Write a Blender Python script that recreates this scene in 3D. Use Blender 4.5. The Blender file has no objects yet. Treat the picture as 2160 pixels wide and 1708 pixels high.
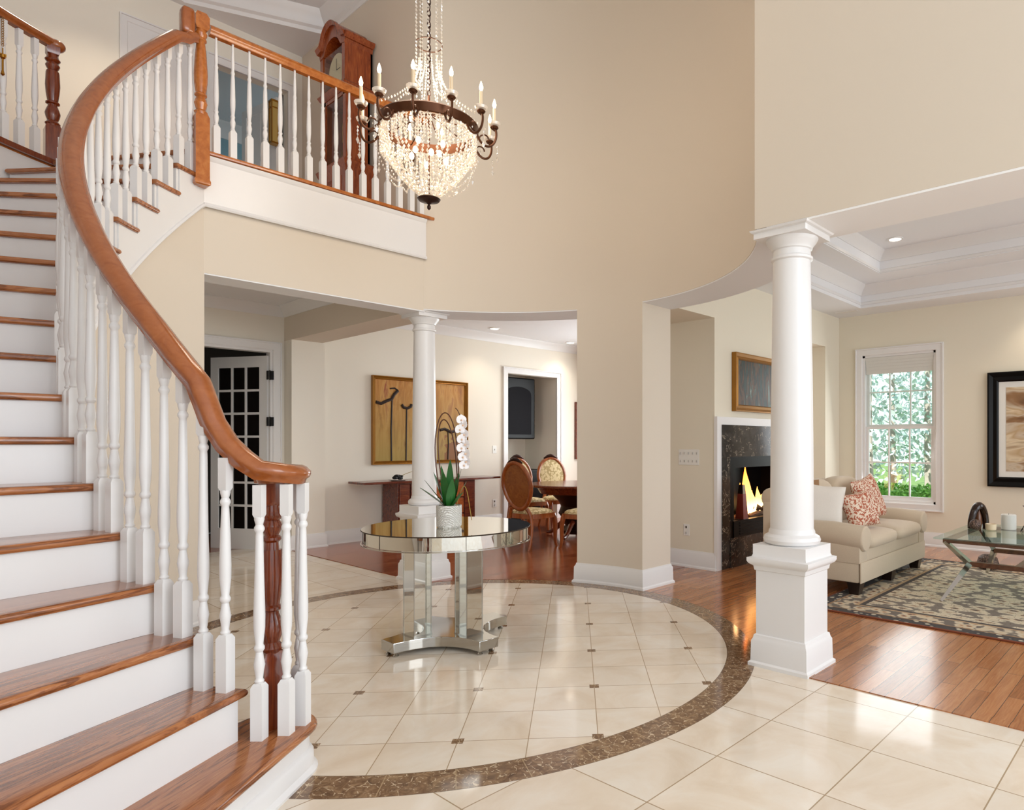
import bpy, bmesh, math, random
from mathutils import Vector, Matrix
random.seed(7)
PI = math.pi
R_ = math.radians
col = bpy.context.scene.collection
sc = bpy.context.scene

# ------------------------------------------------------------------ camera
F, CX, HY, CH = 1394.77, 1321.92, 934.12, 1.35          # focal length and principal point in pixels of 2160x1708
TH = 0.7083048
cd = bpy.data.cameras.new('camera')
cam = bpy.data.objects.new('camera', cd); col.objects.link(cam)
cd.sensor_width = 36; cd.sensor_fit = 'HORIZONTAL'
cd.lens = F / 2160 * 36
cd.shift_x = (1080 - CX) / 2160
cd.shift_y = (HY - 854) / 2160
cd.clip_start = .05; cd.clip_end = 200
cam.location = (0, 0, CH)
cam.rotation_euler = (PI / 2, 0, TH - PI / 2)
sc.camera = cam

# ------------------------------------------------------------------ world, exposure, daylight
w = bpy.data.worlds.new('world'); sc.world = w; w.use_nodes = True
bg = w.node_tree.nodes['Background']
bg.inputs[0].default_value = (.86, .93, 1, 1); bg.inputs[1].default_value = 1.32
sun_l = bpy.data.lights.new('sun', 'SUN'); sun_l.energy = 7; sun_l.angle = .01; sun_l.color = (1, .96, .88)
sun = bpy.data.objects.new('sun', sun_l); col.objects.link(sun); sun.rotation_euler = Vector((1, 0, -.8)).to_track_quat('-Z', 'Y').to_euler()
sc.view_settings.view_transform = 'Standard'; sc.view_settings.look = 'None'
sc.view_settings.exposure = 0.35; sc.view_settings.gamma = 1; sc.view_settings.use_curve_mapping = False

def area(name, loc, target, sx, sy, power, colr=(1, 1, 1), spread=None):
    l = bpy.data.lights.new(name, 'AREA'); l.shape = 'RECTANGLE'; l.size = sx; l.size_y = sy
    l.energy = power; l.color = colr
    if spread: l.spread = spread
    o = bpy.data.objects.new(name, l); col.objects.link(o); o.location = loc
    d = Vector(target) - Vector(loc); o.rotation_euler = d.to_track_quat('-Z', 'Y').to_euler()
    return o
def point(name, loc, power, colr=(1, .8, .55), r=.05):
    l = bpy.data.lights.new(name, 'POINT'); l.energy = power; l.color = colr; l.shadow_soft_size = r
    o = bpy.data.objects.new(name, l); col.objects.link(o); o.location = loc; return o

area('daylight_entrance_glazing', (2.0, -4.3, 3.2), (1.6, 4, 2.8), 3.2, 4.5, 150, (.93, .97, 1))
area('daylight_living_window', (9.05, 3.02, 1.6), (5, 2.6, .8), .95, 1.9, 11, (.93, .97, 1))
area('living_side_daylight_fill', (7.0, -2.2, 1.9), (6.8, 3.5, 1.3), 3.2, 2.2, 38, (.95, .98, 1))  # unseen area lamp added inside the room in place of further windows
area('daylight_dining_windows', (9.0, 6.6, 1.7), (5.5, 6.6, 1.0), 2.6, 2.0, 90, (.93, .97, 1))

# ------------------------------------------------------------------ material helpers
def srgb(r, g, b):
    f = lambda c: (c / 255 / 12.92) if c / 255 <= .04045 else ((c / 255 + .055) / 1.055) ** 2.4
    return (f(r), f(g), f(b), 1)
class NT:
    def __init__(s, name):
        s.m = bpy.data.materials.new(name); s.m.use_nodes = True
        s.t = s.m.node_tree; s.n = s.t.nodes; s.l = s.t.links
        s.p = s.n['Principled BSDF']; s.pos = None
    def set(s, **k):
        nm = dict(base='Base Color', rough='Roughness', metal='Metallic', coat='Coat Weight', crough='Coat Roughness', trans='Transmission Weight', ior='IOR', alpha='Alpha', em='Emission Color', es='Emission Strength', spec='Specular IOR Level', normal='Normal', sheen='Sheen Weight', sss='Subsurface Weight')
        for a, v in k.items(): s.put(s.p.inputs[nm[a]], v)
        return s.m
    def put(s, inp, v):
        if isinstance(v, bpy.types.NodeSocket): s.l.new(v, inp)
        else: inp.default_value = v
    def P(s):
        if not s.pos: s.pos = s.n.new('ShaderNodeNewGeometry').outputs['Position']
        return s.pos
    def obj(s): return s.n.new('ShaderNodeTexCoord').outputs['Object']
    def m_(s, op, a, b=0., c=0.):
        n = s.n.new('ShaderNodeMath'); n.operation = op
        for i, v in enumerate((a, b, c)): s.put(n.inputs[i], v)
        return n.outputs[0]
    def sep(s, v):
        n = s.n.new('ShaderNodeSeparateXYZ'); s.put(n.inputs[0], v); return n.outputs
    def comb(s, x, y, z=0.):
        n = s.n.new('ShaderNodeCombineXYZ')
        for i, v in enumerate((x, y, z)): s.put(n.inputs[i], v)
        return n.outputs[0]
    def noise(s, vec, scale, detail=4, rough=.55, dist=0, out='Fac'):
        n = s.n.new('ShaderNodeTexNoise'); s.put(n.inputs['Vector'], vec)
        n.inputs['Scale'].default_value = scale; n.inputs['Detail'].default_value = detail
        n.inputs['Roughness'].default_value = rough; n.inputs['Distortion'].default_value = dist
        return n.outputs[out]
    def vor(s, vec, scale, feature='F1', out='Distance'):
        n = s.n.new('ShaderNodeTexVoronoi'); n.feature = feature; s.put(n.inputs['Vector'], vec)
        n.inputs['Scale'].default_value = scale; return n.outputs[out]
    def ramp(s, fac, stops, mode='LINEAR'):
        n = s.n.new('ShaderNodeValToRGB'); s.put(n.inputs[0], fac); cr = n.color_ramp; cr.interpolation = mode
        while len(cr.elements) < len(stops): cr.elements.new(.5)
        for e, (p, c) in zip(cr.elements, stops): e.position = p; e.color = c
        return n.outputs[0]
    def mix(s, f, a, b, mode='MIX'):
        n = s.n.new('ShaderNodeMix'); n.data_type = 'RGBA'; n.blend_type = mode
        s.put(n.inputs[0], f); s.put(n.inputs[6], a); s.put(n.inputs[7], b); return n.outputs[2]
    def bump(s, h, strength=.2, dist=.01):
        n = s.n.new('ShaderNodeBump'); s.put(n.inputs['Height'], h)
        n.inputs['Strength'].default_value = strength; n.inputs['Distance'].default_value = dist
        return n.outputs[0]
    def stretch(s, v, x, y, z):
        n = s.n.new('ShaderNodeVectorMath'); n.operation = 'MULTIPLY'; s.put(n.inputs[0], v); n.inputs[1].default_value = (x, y, z); return n.outputs[0]
def flat(name, c, rough=.5, var=.03, **k):
    t = NT(name); nz = t.noise(t.obj(), 6, 3)
    d = tuple(max(0, x * (1 - var * 2)) for x in c[:3]) + (1,)
    return t.set(base=t.mix(nz, c, d), rough=rough, **k)
def fabric(name, c, c2, scale=220, rough=.9):
    t = NT(name); o = t.obj()
    nz = t.noise(o, scale, 2); return t.set(base=t.mix(nz, c, c2), rough=rough, normal=t.bump(nz, .15, .002), sheen=.2)
def wood(name, c1, c2, c3, grain=(1, 14, 14), rough=.28, coat=.35, scale=1.6, bands=0.):
    t = NT(name); o = t.stretch(t.obj(), *grain)
    a = t.noise(o, scale * 3, 6, .6, 1.2); b = t.noise(o, scale * 10, 4, .6)
    f = t.m_('ADD', t.m_('MULTIPLY', a, .75), t.m_('MULTIPLY', b, .25))
    return t.set(base=t.ramp(f, [(.3, c1), (.5, c2), (.72, c3)]), rough=rough, coat=coat, crough=.12)

M = {}
def wallmat(name, c):
    t = NT(name); n = t.noise(t.P(), 60, 3)
    return t.set(base=c, rough=.75, spec=.3, normal=t.bump(n, .03, .002))
M['wall'] = wallmat('cream_wall_paint', srgb(220, 208, 192))
M['wall_pale'] = wallmat('pale_cream_wall_paint', srgb(238, 231, 218))
M['wall_green'] = wallmat('ivory_wall_paint', srgb(231, 223, 205))
M['ceil'] = wallmat('white_ceiling_paint', srgb(236, 236, 238))
M['white'] = flat('white_gloss_trim', srgb(233, 231, 230), .3, .01, spec=.4)
M['blue'] = wallmat('soft_blue_wall_paint', srgb(150, 186, 198))
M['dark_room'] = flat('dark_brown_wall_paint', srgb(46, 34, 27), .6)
M['cherry'] = wood('orange_oak_varnish', srgb(146, 76, 26), srgb(180, 104, 44), srgb(200, 128, 64), (2, 2, 2), .22, .5, 2.)
M['rail'] = wood('polished_cherry_handrail', srgb(140, 72, 30), srgb(156, 86, 40), srgb(168, 98, 50), (3, 3, 3), .2, .5, 1.5)
M['newel'] = wood('dark_red_newel_varnish', srgb(82, 28, 10), srgb(116, 46, 16), srgb(144, 66, 26), (14, 14, 1), .15, .6, 1.5)
def treadmat():
    t = NT('oak_stair_tread'); P = t.P(); x, y, z = t.sep(P)
    dx = t.m_('SUBTRACT', x, 2.671); dy = t.m_('SUBTRACT', y, 3.841)
    ang = t.m_('MULTIPLY', t.m_('ARCTAN2', dy, t.m_('MULTIPLY', dx, -1.)), 40.)
    r = t.m_('SQRT', t.m_('ADD', t.m_('MULTIPLY', dx, dx), t.m_('MULTIPLY', dy, dy)))
    v = t.comb(t.m_('MULTIPLY', r, 1.5), ang, t.m_('MULTIPLY', z, 9.))
    a = t.noise(v, 1.3, 8, .62, 1.6); b = t.noise(v, 6, 3, .5)
    wv = t.m_('SINE', t.m_('MULTIPLY', a, 40.))
    f = t.m_('ADD', t.m_('MULTIPLY', a, .7), t.m_('MULTIPLY', wv, .07)); f = t.m_('ADD', f, t.m_('MULTIPLY', b, .2))
    return t.set(base=t.ramp(f, [(.3, srgb(108, 58, 28)), (.45, srgb(164, 100, 58)), (.62, srgb(186, 124, 76))]), rough=.22, coat=.4, crough=.1)
M['tread'] = treadmat()
M['mirror'] = NT('antiqued_mirror').set(base=srgb(218, 216, 208), rough=.03, metal=1.)
M['mirror_base'] = NT('brushed_nickel_mirror').set(base=srgb(186, 184, 178), rough=.1, metal=1.)
M['seam'] = flat('dark_bronze_seam', srgb(60, 48, 36), .4, metal=.6)
M['bronze'] = flat('aged_bronze', srgb(96, 58, 36), .35, .2, metal=.75)
M['darkbronze'] = flat('dark_bronze', srgb(58, 30, 20), .35, .2, metal=.6)
M['black'] = flat('black_lacquer', srgb(11, 10, 11), .3, 0, spec=.15)
M['blackiron'] = flat('black_iron', srgb(20, 20, 22), .5, .1, spec=.3)
M['brass'] = flat('brass', srgb(190, 140, 60), .25, .1, metal=1.)
M['chrome'] = flat('polished_steel', srgb(190, 188, 184), .12, 0, metal=1.)
M['plastic'] = flat('white_plastic', srgb(238, 236, 230), .4)
def glassmat(name, tint, amt=.12):
    t = NT(name); out = t.n['Material Output']; tr = t.n.new('ShaderNodeBsdfTransparent'); gl = t.n.new('ShaderNodeBsdfGlossy')
    gl.inputs['Roughness'].default_value = .02; tr.inputs[0].default_value = tint
    fr = t.n.new('ShaderNodeFresnel'); fr.inputs[0].default_value = 1.5; geo = t.n.new('ShaderNodeNewGeometry')
    mx = t.n.new('ShaderNodeMixShader'); t.l.new(t.m_('MULTIPLY', t.m_('ADD', fr.outputs[0], amt - .04), t.m_('SUBTRACT', 1., geo.outputs['Backfacing'])), mx.inputs[0]); t.l.new(tr.outputs[0], mx.inputs[1]); t.l.new(gl.outputs[0], mx.inputs[2])
    t.l.new(mx.outputs[0], out.inputs[0]); return t.m
M['glass'] = glassmat('clear_glass', (.97, .99, .98, 1), .04)
M['tableglass'] = glassmat('green_tinted_glass', (.8, .92, .88, 1), .12)
def crystal():
    t = NT('cut_crystal'); out = t.n['Material Output']; tr = t.n.new('ShaderNodeBsdfTransparent'); gl = t.n.new('ShaderNodeBsdfGlossy'); df = t.n.new('ShaderNodeBsdfDiffuse')
    gl.inputs['Roughness'].default_value = .05; tr.inputs[0].default_value = (1, .98, .95, 1); df.inputs[0].default_value = (.95, .92, .88, 1)
    tl = t.n.new('ShaderNodeBsdfTranslucent'); tl.inputs[0].default_value = (.95, .92, .88, 1)
    m0 = t.n.new('ShaderNodeMixShader'); m0.inputs[0].default_value = .5; t.l.new(df.outputs[0], m0.inputs[1]); t.l.new(tl.outputs[0], m0.inputs[2])
    m1 = t.n.new('ShaderNodeMixShader'); m1.inputs[0].default_value = .45; t.l.new(tr.outputs[0], m1.inputs[1]); t.l.new(gl.outputs[0], m1.inputs[2])
    m2 = t.n.new('ShaderNodeMixShader'); m2.inputs[0].default_value = .33; t.l.new(m1.outputs[0], m2.inputs[1]); t.l.new(m0.outputs[0], m2.inputs[2])
    t.l.new(m2.outputs[0], out.inputs[0]); return t.m
M['crystal'] = crystal()
def emis(name, c, s):
    return NT(name).set(base=c, em=c, es=s, rough=.5)
M['flame_bulb'] = emis('glowing_candle_bulb', (1, .72, .42, 1), 14.)
M['downlight'] = emis('glowing_downlight', (1, .9, .75, 1), 8.)
M['candle'] = flat('ivory_candle_sleeve', srgb(236, 214, 180), .5)

# floor materials ---------------------------------------------------
CXc, CYc, RI, RO = 2.671, 3.841, 1.847, 2.019
def tile_floor():
    t = NT('cream_marble_floor'); P = t.P(); x, y, z = t.sep(P)
    dx = t.m_('SUBTRACT', x, CXc); dy = t.m_('SUBTRACT', y, CYc)
    r = t.m_('SQRT', t.m_('ADD', t.m_('MULTIPLY', dx, dx), t.m_('MULTIPLY', dy, dy)))
    s = math.sqrt(.5)
    u = t.m_('MULTIPLY', t.m_('ADD', dx, dy), s); v = t.m_('MULTIPLY', t.m_('SUBTRACT', dy, dx), s)
    def line(c, off, sp, wd):                       # 1 on the joint
        a = t.m_('PINGPONG', t.m_('SUBTRACT', c, off), sp / 2)       # distance to nearest multiple
        return t.m_('LESS_THAN', a, wd / 2)
    def near(c, off, sp, wd):
        return line(c, off, sp, wd)
    inl = t.m_('MAXIMUM', line(u, .333, .3155, .0042), line(v, -.295, .3175, .0042))
    outl = t.m_('MAXIMUM', line(x, 2.42, .4825, .0055), line(y, .585, .4875, .0055))
    ins = t.m_('MULTIPLY', near(u, .333, .631, .052), near(v, -.295, .635, .052))
    inside = t.m_('LESS_THAN', r, RI); ring = t.m_('MULTIPLY', t.m_('GREATER_THAN', r, RI), t.m_('LESS_THAN', r, RO))
    ang = t.m_('ARCTAN2', dy, dx)
    rj = line(ang, 0.05, R_(8.5), .0022)
    edge = t.m_('MAXIMUM', t.m_('LESS_THAN', t.m_('ABSOLUTE', t.m_('SUBTRACT', r, RI)), .002), t.m_('LESS_THAN', t.m_('ABSOLUTE', t.m_('SUBTRACT', r, RO)), .002))
    # marble
    # per-tile tone
    def cell(c, off, sp): return t.m_('FLOOR', t.m_('DIVIDE', t.m_('SUBTRACT', c, off), sp))
    wn = t.n.new('ShaderNodeTexWhiteNoise'); wn.noise_dimensions = '3D'
    ca = t.comb(cell(u, .333, .3155), cell(v, -.295, .3175), 1.); cb = t.comb(cell(x, 2.42, .4825), cell(y, .585, .4875), 2.)
    mv = t.n.new('ShaderNodeMix'); mv.data_type = 'VECTOR'; t.l.new(inside, mv.inputs[0]); t.l.new(cb, mv.inputs[4]); t.l.new(ca, mv.inputs[5])
    t.l.new(mv.outputs[1], wn.inputs['Vector'])
    sh = t.n.new('ShaderNodeVectorMath'); sh.operation = 'ADD'; t.l.new(P, sh.inputs[0]); 
    sc2 = t.n.new('ShaderNodeVectorMath'); sc2.operation = 'SCALE'; t.l.new(wn.outputs['Color'], sc2.inputs[0]); sc2.inputs['Scale'].default_value = 9.; t.l.new(sc2.outputs[0], sh.inputs[1])
    n1 = t.noise(sh.outputs[0], 2.6, 7, .62, .8)
    cream = t.ramp(n1, [(.3, srgb(224, 206, 184)), (.48, srgb(233, 219, 201)), (.66, srgb(239, 230, 217))])
    tone = t.m_('MULTIPLY_ADD', wn.outputs['Value'], .07, .95)
    tn = t.n.new('ShaderNodeVectorMath'); tn.operation = 'SCALE'; t.l.new(cream, tn.inputs[0]); t.l.new(tone, tn.inputs['Scale'])
    vein = t.vor(P, 22, 'DISTANCE_TO_EDGE'); n2 = t.noise(P, 16, 6, .7, 1.5); n3 = t.noise(P, 30, 4, .6, 2.)
    brown = t.ramp(n2, [(.3, srgb(88, 64, 46)), (.5, srgb(128, 98, 72)), (.68, srgb(166, 136, 104))])
    brown = t.mix(t.m_('MULTIPLY', t.m_('LESS_THAN', vein, .035), t.m_('GREATER_THAN', n3, .52)), brown, srgb(206, 184, 154))
    lines = t.m_('ADD', t.m_('MULTIPLY', inside, inl), t.m_('MULTIPLY', t.m_('SUBTRACT', 1., inside), outl))
    c = t.mix(t.m_('MINIMUM', lines, 1.), tn.outputs[0], srgb(172, 148, 118))
    c = t.mix(t.m_('MULTIPLY', ins, inside), c, brown)
    rb = t.mix(rj, brown, srgb(176, 150, 116))
    c = t.mix(ring, c, rb)
    c = t.mix(edge, c, srgb(120, 98, 76))
    return t.set(base=c, rough=.09, spec=.5)
M['tile'] = tile_floor()
def plank(name, c1, c2, c3, rowh=.083, ln=1.1):
    t = NT(name); P = t.P()
    br = t.n.new('ShaderNodeTexBrick'); t.l.new(P, br.inputs['Vector']); br.offset = .37; br.offset_frequency = 2; br.squash = 1
    br.inputs['Color1'].default_value = (0, 0, 0, 1); br.inputs['Color2'].default_value = (1, 1, 1, 1); br.inputs['Mortar'].default_value = (0, 0, 0, 1)
    br.inputs['Scale'].default_value = 1; br.inputs['Mortar Size'].default_value = .0016; br.inputs['Mortar Smooth'].default_value = 0
    br.inputs['Brick Width'].default_value = ln; br.inputs['Row Height'].default_value = rowh
    g = t.noise(t.stretch(P, 1.2, 16, 1), 3, 7, .62, 1.4)
    f = t.m_('ADD', t.m_('MULTIPLY', t.sep(br.outputs['Color'])[0], .3), t.m_('MULTIPLY', g, .7))
    c = t.ramp(f, [(.25, c1), (.48, c2), (.72, c3)])
    c = t.mix(br.outputs['Fac'], c, srgb(70, 32, 14))
    return t.set(base=c, rough=.2, coat=.3, crough=.15)
M['plank'] = plank('oak_plank_floor', srgb(132, 76, 40), srgb(170, 106, 60), srgb(198, 136, 88))
M['plank_red'] = plank('red_cherry_plank_floor', srgb(116, 54, 26), srgb(150, 76, 40), srgb(178, 100, 58))

# ------------------------------------------------------------------ mesh helpers
class MB:
    def __init__(s): s.v = []; s.f = []; s.mi = []
    def add(s, vs, fs, M4=None):
        o = len(s.v)
        for p in vs: s.v.append(tuple(M4 @ Vector(p)) if M4 else tuple(p))
        for f in fs: s.f.append(tuple(i + o for i in f))
        return s
    def box(s, x0, y0, z0, x1, y1, z1, M4=None):
        v = [(x, y, z) for z in (z0, z1) for x, y in ((x0, y0), (x1, y0), (x1, y1), (x0, y1))]
        return s.add(v, [(3, 2, 1, 0), (4, 5, 6, 7), (0, 1, 5, 4), (1, 2, 6, 5), (2, 3, 7, 6), (3, 0, 4, 7)], M4)
    def cbox(s, cx, cy, cz, sx, sy, sz, M4=None): return s.box(cx - sx / 2, cy - sy / 2, cz - sz / 2, cx + sx / 2, cy + sy / 2, cz + sz / 2, M4)
    def lathe(s, prof, n=24, M4=None, rot=0., sq=False, cap=True):
        v = []; f = []
        if sq: n = 4; rot = PI / 4; k = math.sqrt(2)
        else: k = 1
        for r, z in prof:
            for i in range(n):
                a = rot + 2 * PI * i / n; v.append((r * k * math.cos(a), r * k * math.sin(a), z))
        for j in range(len(prof) - 1):
            for i in range(n):
                a, b = j * n + i, j * n + (i + 1) % n
                f.append((a, b, b + n, a + n))
        if cap: f.append(tuple(reversed(range(n)))); f.append(tuple(range((len(prof) - 1) * n, len(prof) * n)))
        return s.add(v, f, M4)
    def prism(s, poly, z0, z1, M4=None):            # polygon counter-clockwise
        n = len(poly); v = [(x, y, z0) for x, y in poly] + [(x, y, z1) for x, y in poly]
        f = [tuple(reversed(range(n))), tuple(range(n, 2 * n))] + [(i, (i + 1) % n, (i + 1) % n + n, i + n) for i in range(n)]
        return s.add(v, f, M4)
    def rprism(s, poly, z0, z1, b, M4=None):        # prism with half-round edge; b = inset
        def off(d):
            n = len(poly); out = []
            for i in range(n):
                p0, p1, p2 = Vector(poly[i - 1]), Vector(poly[i]), Vector(poly[(i + 1) % n])
                a = (p1 - p0).normalized(); c = (p2 - p1).normalized()
                na = Vector((-a.y, a.x)); nc = Vector((-c.y, c.x)); m = na + nc
                if m.length < 1e-6: m = na
                m.normalize(); k = max(.4, m.dot(na)); out.append(p1 + m * (d / k))
            return out
        h = z1 - z0; rings = []
        for a in (-90, -60, -30, 0, 30, 60, 90):
            d = b * (1 - math.cos(R_(a))); z = (z0 + z1) / 2 + h / 2 * math.sin(R_(a))
            rings.append([(p.x, p.y, z) for p in off(d)])
        n = len(poly); v = [p for r in rings for p in r]; f = [tuple(reversed(range(n))), tuple(range(6 * n, 7 * n))]
        for j in range(6):
            for i in range(n): f.append((j * n + i, j * n + (i + 1) % n, (j + 1) * n + (i + 1) % n, (j + 1) * n + i))
        return s.add(v, f, M4)
    def tube(s, pts, rad, n=8, M4=None, closed=False):
        pts = [Vector(p) for p in pts]; N = len(pts); v = []; f = []
        up = None
        for i, p in enumerate(pts):
            if closed: T = pts[(i + 1) % N] - pts[i - 1]
            else: T = pts[min(i + 1, N - 1)] - pts[max(i - 1, 0)]
            T.normalize()
            if up is None: up = Vector((0, 0, 1)) if abs(T.z) < .9 else Vector((1, 0, 0))
            S = T.cross(up)
            if S.length < 1e-5: S = T.cross(Vector((0, 1, 0)))
            S.normalize(); U = S.cross(T).normalized(); up = U
            r = rad[i] if isinstance(rad, (list, tuple)) else rad
            for k in range(n):
                a = 2 * PI * k / n; v.append(tuple(p + S * (r * math.cos(a)) + U * (r * math.sin(a))))
        m = N if closed else N - 1
        for j in range(m):
            j2 = (j + 1) % N
            for k in range(n):
                f.append((j * n + k, j * n + (k + 1) % n, j2 * n + (k + 1) % n, j2 * n + k))
        if not closed: f.append(tuple(reversed(range(n)))); f.append(tuple(range((N - 1) * n, N * n)))
        return s.add(v, f, M4)
    def sweep(s, pts, prof, closed=False, tilt=False, M4=None, scales=None):   # prof: (right, up)
        pts = [Vector(p) for p in pts]; N = len(pts); n = len(prof); v = []; f = []
        for i, p in enumerate(pts):
            a = pts[i] - pts[i - 1] if (closed or i > 0) else pts[1] - pts[0]
            b = pts[(i + 1) % N] - pts[i] if (closed or i < N - 1) else pts[-1] - pts[-2]
            T = (a.normalized() + b.normalized()).normalized()
            ah = Vector((a.x, a.y, 0)); bh = Vector((b.x, b.y, 0))
            if ah.length < 1e-6: ah = bh
            if bh.length < 1e-6: bh = ah
            ah.normalize(); bh.normalize(); th = (ah + bh).normalized()
            k = 1 / max(.35, th.dot(ah)); S = Vector((th.y, -th.x, 0)) * k
            U = S.normalized().cross(T).normalized() if tilt else Vector((0, 0, 1))
            q = scales[i] if scales else 1
            for x, y in prof: v.append(tuple(p + S * x * q + U * y * q))
        for j in range(N if closed else N - 1):
            j2 = (j + 1) % N
            for k in range(n): f.append((j * n + k, j * n + (k + 1) % n, j2 * n + (k + 1) % n, j2 * n + k))
        if not closed: f.append(tuple(reversed(range(n)))); f.append(tuple(range((N - 1) * n, N * n)))
        return s.add(v, f, M4)
    def arc(s, r0, r1, a0, a1, z0, z1, n=24, c=(CXc, CYc)):     # curved wall segment
        poly = [(c[0] + r1 * math.cos(R_(a0 + (a1 - a0) * i / n)), c[1] + r1 * math.sin(R_(a0 + (a1 - a0) * i / n))) for i in range(n + 1)]
        poly2 = [(c[0] + r0 * math.cos(R_(a1 + (a0 - a1) * i / n)), c[1] + r0 * math.sin(R_(a1 + (a0 - a1) * i / n))) for i in range(n + 1)]
        v = []; f = []; m = n + 1
        for z in (z0, z1):
            v += [(x, y, z) for x, y in poly] + [(x, y, z) for x, y in poly2]
        K = 2 * m
        for i in range(n):
            f.append((i, i + 1, K + i + 1, K + i)); f.append((m + i, m + i + 1, K + m + i + 1, K + m + i))
            j = K - 1 - i
            f.append((i + 1, i, j, j - 1)); f.append((K + i, K + i + 1, K + j - 1, K + j))
        f.append((0, K, 2 * K - 1, K - 1)); f.append((m - 1, m, K + m, K + m - 1))
        return s.add(v, f)
    def sphere(s, c, r, n=12, m=8, sc_=(1, 1, 1), M4=None):
        v = []; f = []
        for j in range(m + 1):
            a = -PI / 2 + PI * j / m
            for i in range(n):
                b = 2 * PI * i / n; v.append((c[0] + sc_[0] * r * math.cos(a) * math.cos(b), c[1] + sc_[1] * r * math.cos(a) * math.sin(b), c[2] + sc_[2] * r * math.sin(a)))
        for j in range(m):
            for i in range(n): f.append((j * n + i, j * n + (i + 1) % n, (j + 1) * n + (i + 1) % n, (j + 1) * n + i))
        return s.add(v, f, M4)
    def octa(s, c, rx, rz, a=0.):
        x, y, z = c; ca, sa = math.cos(a) * rx, math.sin(a) * rx
        v = [(x, y, z - rz), (x + ca, y + sa, z), (x - sa, y + ca, z), (x - ca, y - sa, z), (x + sa, y - ca, z), (x, y, z + rz)]
        return s.add(v, [(0, 2, 1), (0, 3, 2), (0, 4, 3), (0, 1, 4), (5, 1, 2), (5, 2, 3), (5, 3, 4), (5, 4, 1)])
    def puff(s, cx, cy, cz, sx, sy, sz, p=4., n=20, m=12, M4=None, q=None):      # superellipsoid cushion
        v = []; f = []; q = q or p
        sg = lambda c, e: math.copysign(abs(c) ** (2 / e), c)
        for j in range(m + 1):
            a = -PI / 2 + PI * j / m
            for i in range(n):
                b = 2 * PI * i / n; v.append((cx + sx / 2 * sg(math.cos(a), q) * sg(math.cos(b), p), cy + sy / 2 * sg(math.cos(a), q) * sg(math.sin(b), p), cz + sz / 2 * sg(math.sin(a), q)))
        for j in range(m):
            for i in range(n): f.append((j * n + i, j * n + (i + 1) % n, (j + 1) * n + (i + 1) % n, (j + 1) * n + i))
        return s.add(v, f, M4)
    def build(s, name, mat, parent=None, world=False, label=None, smooth=30, kind=None, bevel=0, noweld=False):
        me = bpy.data.meshes.new(name)
        vs = s.v
        if world and parent is not None:
            L = Vector(parent['_loc']) if '_loc' in parent else Vector(parent.location)
            rz = parent.rotation_euler.z; Mi = (Matrix.Translation(L) @ Matrix.Rotation(rz, 4, 'Z')).inverted()
            vs = [tuple(Mi @ Vector(p)) for p in vs]
        me.from_pydata(vs, [], s.f); me.update()
        bm = bmesh.new(); bm.from_mesh(me)
        if not noweld: bmesh.ops.remove_doubles(bm, verts=bm.verts, dist=1e-5)
        bmesh.ops.recalc_face_normals(bm, faces=bm.faces)
        if bevel:
            es = [e for e in bm.edges if len(e.link_faces) == 2 and e.calc_face_angle(0) > R_(40)]
            bmesh.ops.bevel(bm, geom=es, offset=bevel, segments=2, profile=.5, affect='EDGES', clamp_overlap=True)
        bm.to_mesh(me); bm.free()
        if smooth:
            me.polygons.foreach_set('use_smooth', [True] * len(me.polygons)); me.set_sharp_from_angle(angle=R_(smooth))
        me.materials.append(mat)
        o = bpy.data.objects.new(name, me); col.objects.link(o)
        if parent is not None: o.parent = parent
        if label: o['label'] = label
        if kind: o['kind'] = kind
        return o
def T(x=0, y=0, z=0, rx=0, ry=0, rz=0, s=1):
    return Matrix.Translation((x, y, z)) @ Matrix.Rotation(R_(rz), 4, 'Z') @ Matrix.Rotation(R_(ry), 4, 'Y') @ Matrix.Rotation(R_(rx), 4, 'X') @ Matrix.Diagonal((s, s, s, 1))
def thing(name, label, cat, loc=(0, 0, 0), rz=0, group=None, kind=None):
    o = bpy.data.objects.new(name, None); col.objects.link(o); o.location = loc; o.rotation_euler = (0, 0, R_(rz))
    if kind: o['kind'] = kind
    else: o['label'] = label; o['category'] = cat
    if group: o['group'] = group
    return o
def tag(o, label, cat, group=None):
    o['label'] = label; o['category'] = cat
    if group: o['group'] = group
    return o
def struct(name, mb, mat, **k): return mb.build(name, mat, kind='structure', **k)
def centre(o):      # put a one-mesh thing's origin at its base
    me = o.data; xs = [v.co for v in me.vertices]
    c = Vector((sum(v.x for v in xs) / len(xs), sum(v.y for v in xs) / len(xs), min(v.z for v in xs)))
    me.transform(Matrix.Translation(-c)); o.location = c; return o
def copy_tree(o, parent=None):
    c = o.copy(); col.objects.link(c)
    if parent is not None: c.parent = parent
    for ch in list(o.children): copy_tree(ch, c)
    return c
def P(th, r): return (CXc + r * math.cos(R_(th)), CYc + r * math.sin(R_(th)))

# ================================================================== SETTING
ZH, ZC, ZF, ZT = 2.65, 3.13, 3.54, 6.3      # opening head, ground ceiling, upper floor, foyer ceiling
XW = 3.57
m = MB().box(-6, -5, -.1, XW, 9.2, 0); struct('floor', m, M['tile'], smooth=0)
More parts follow.
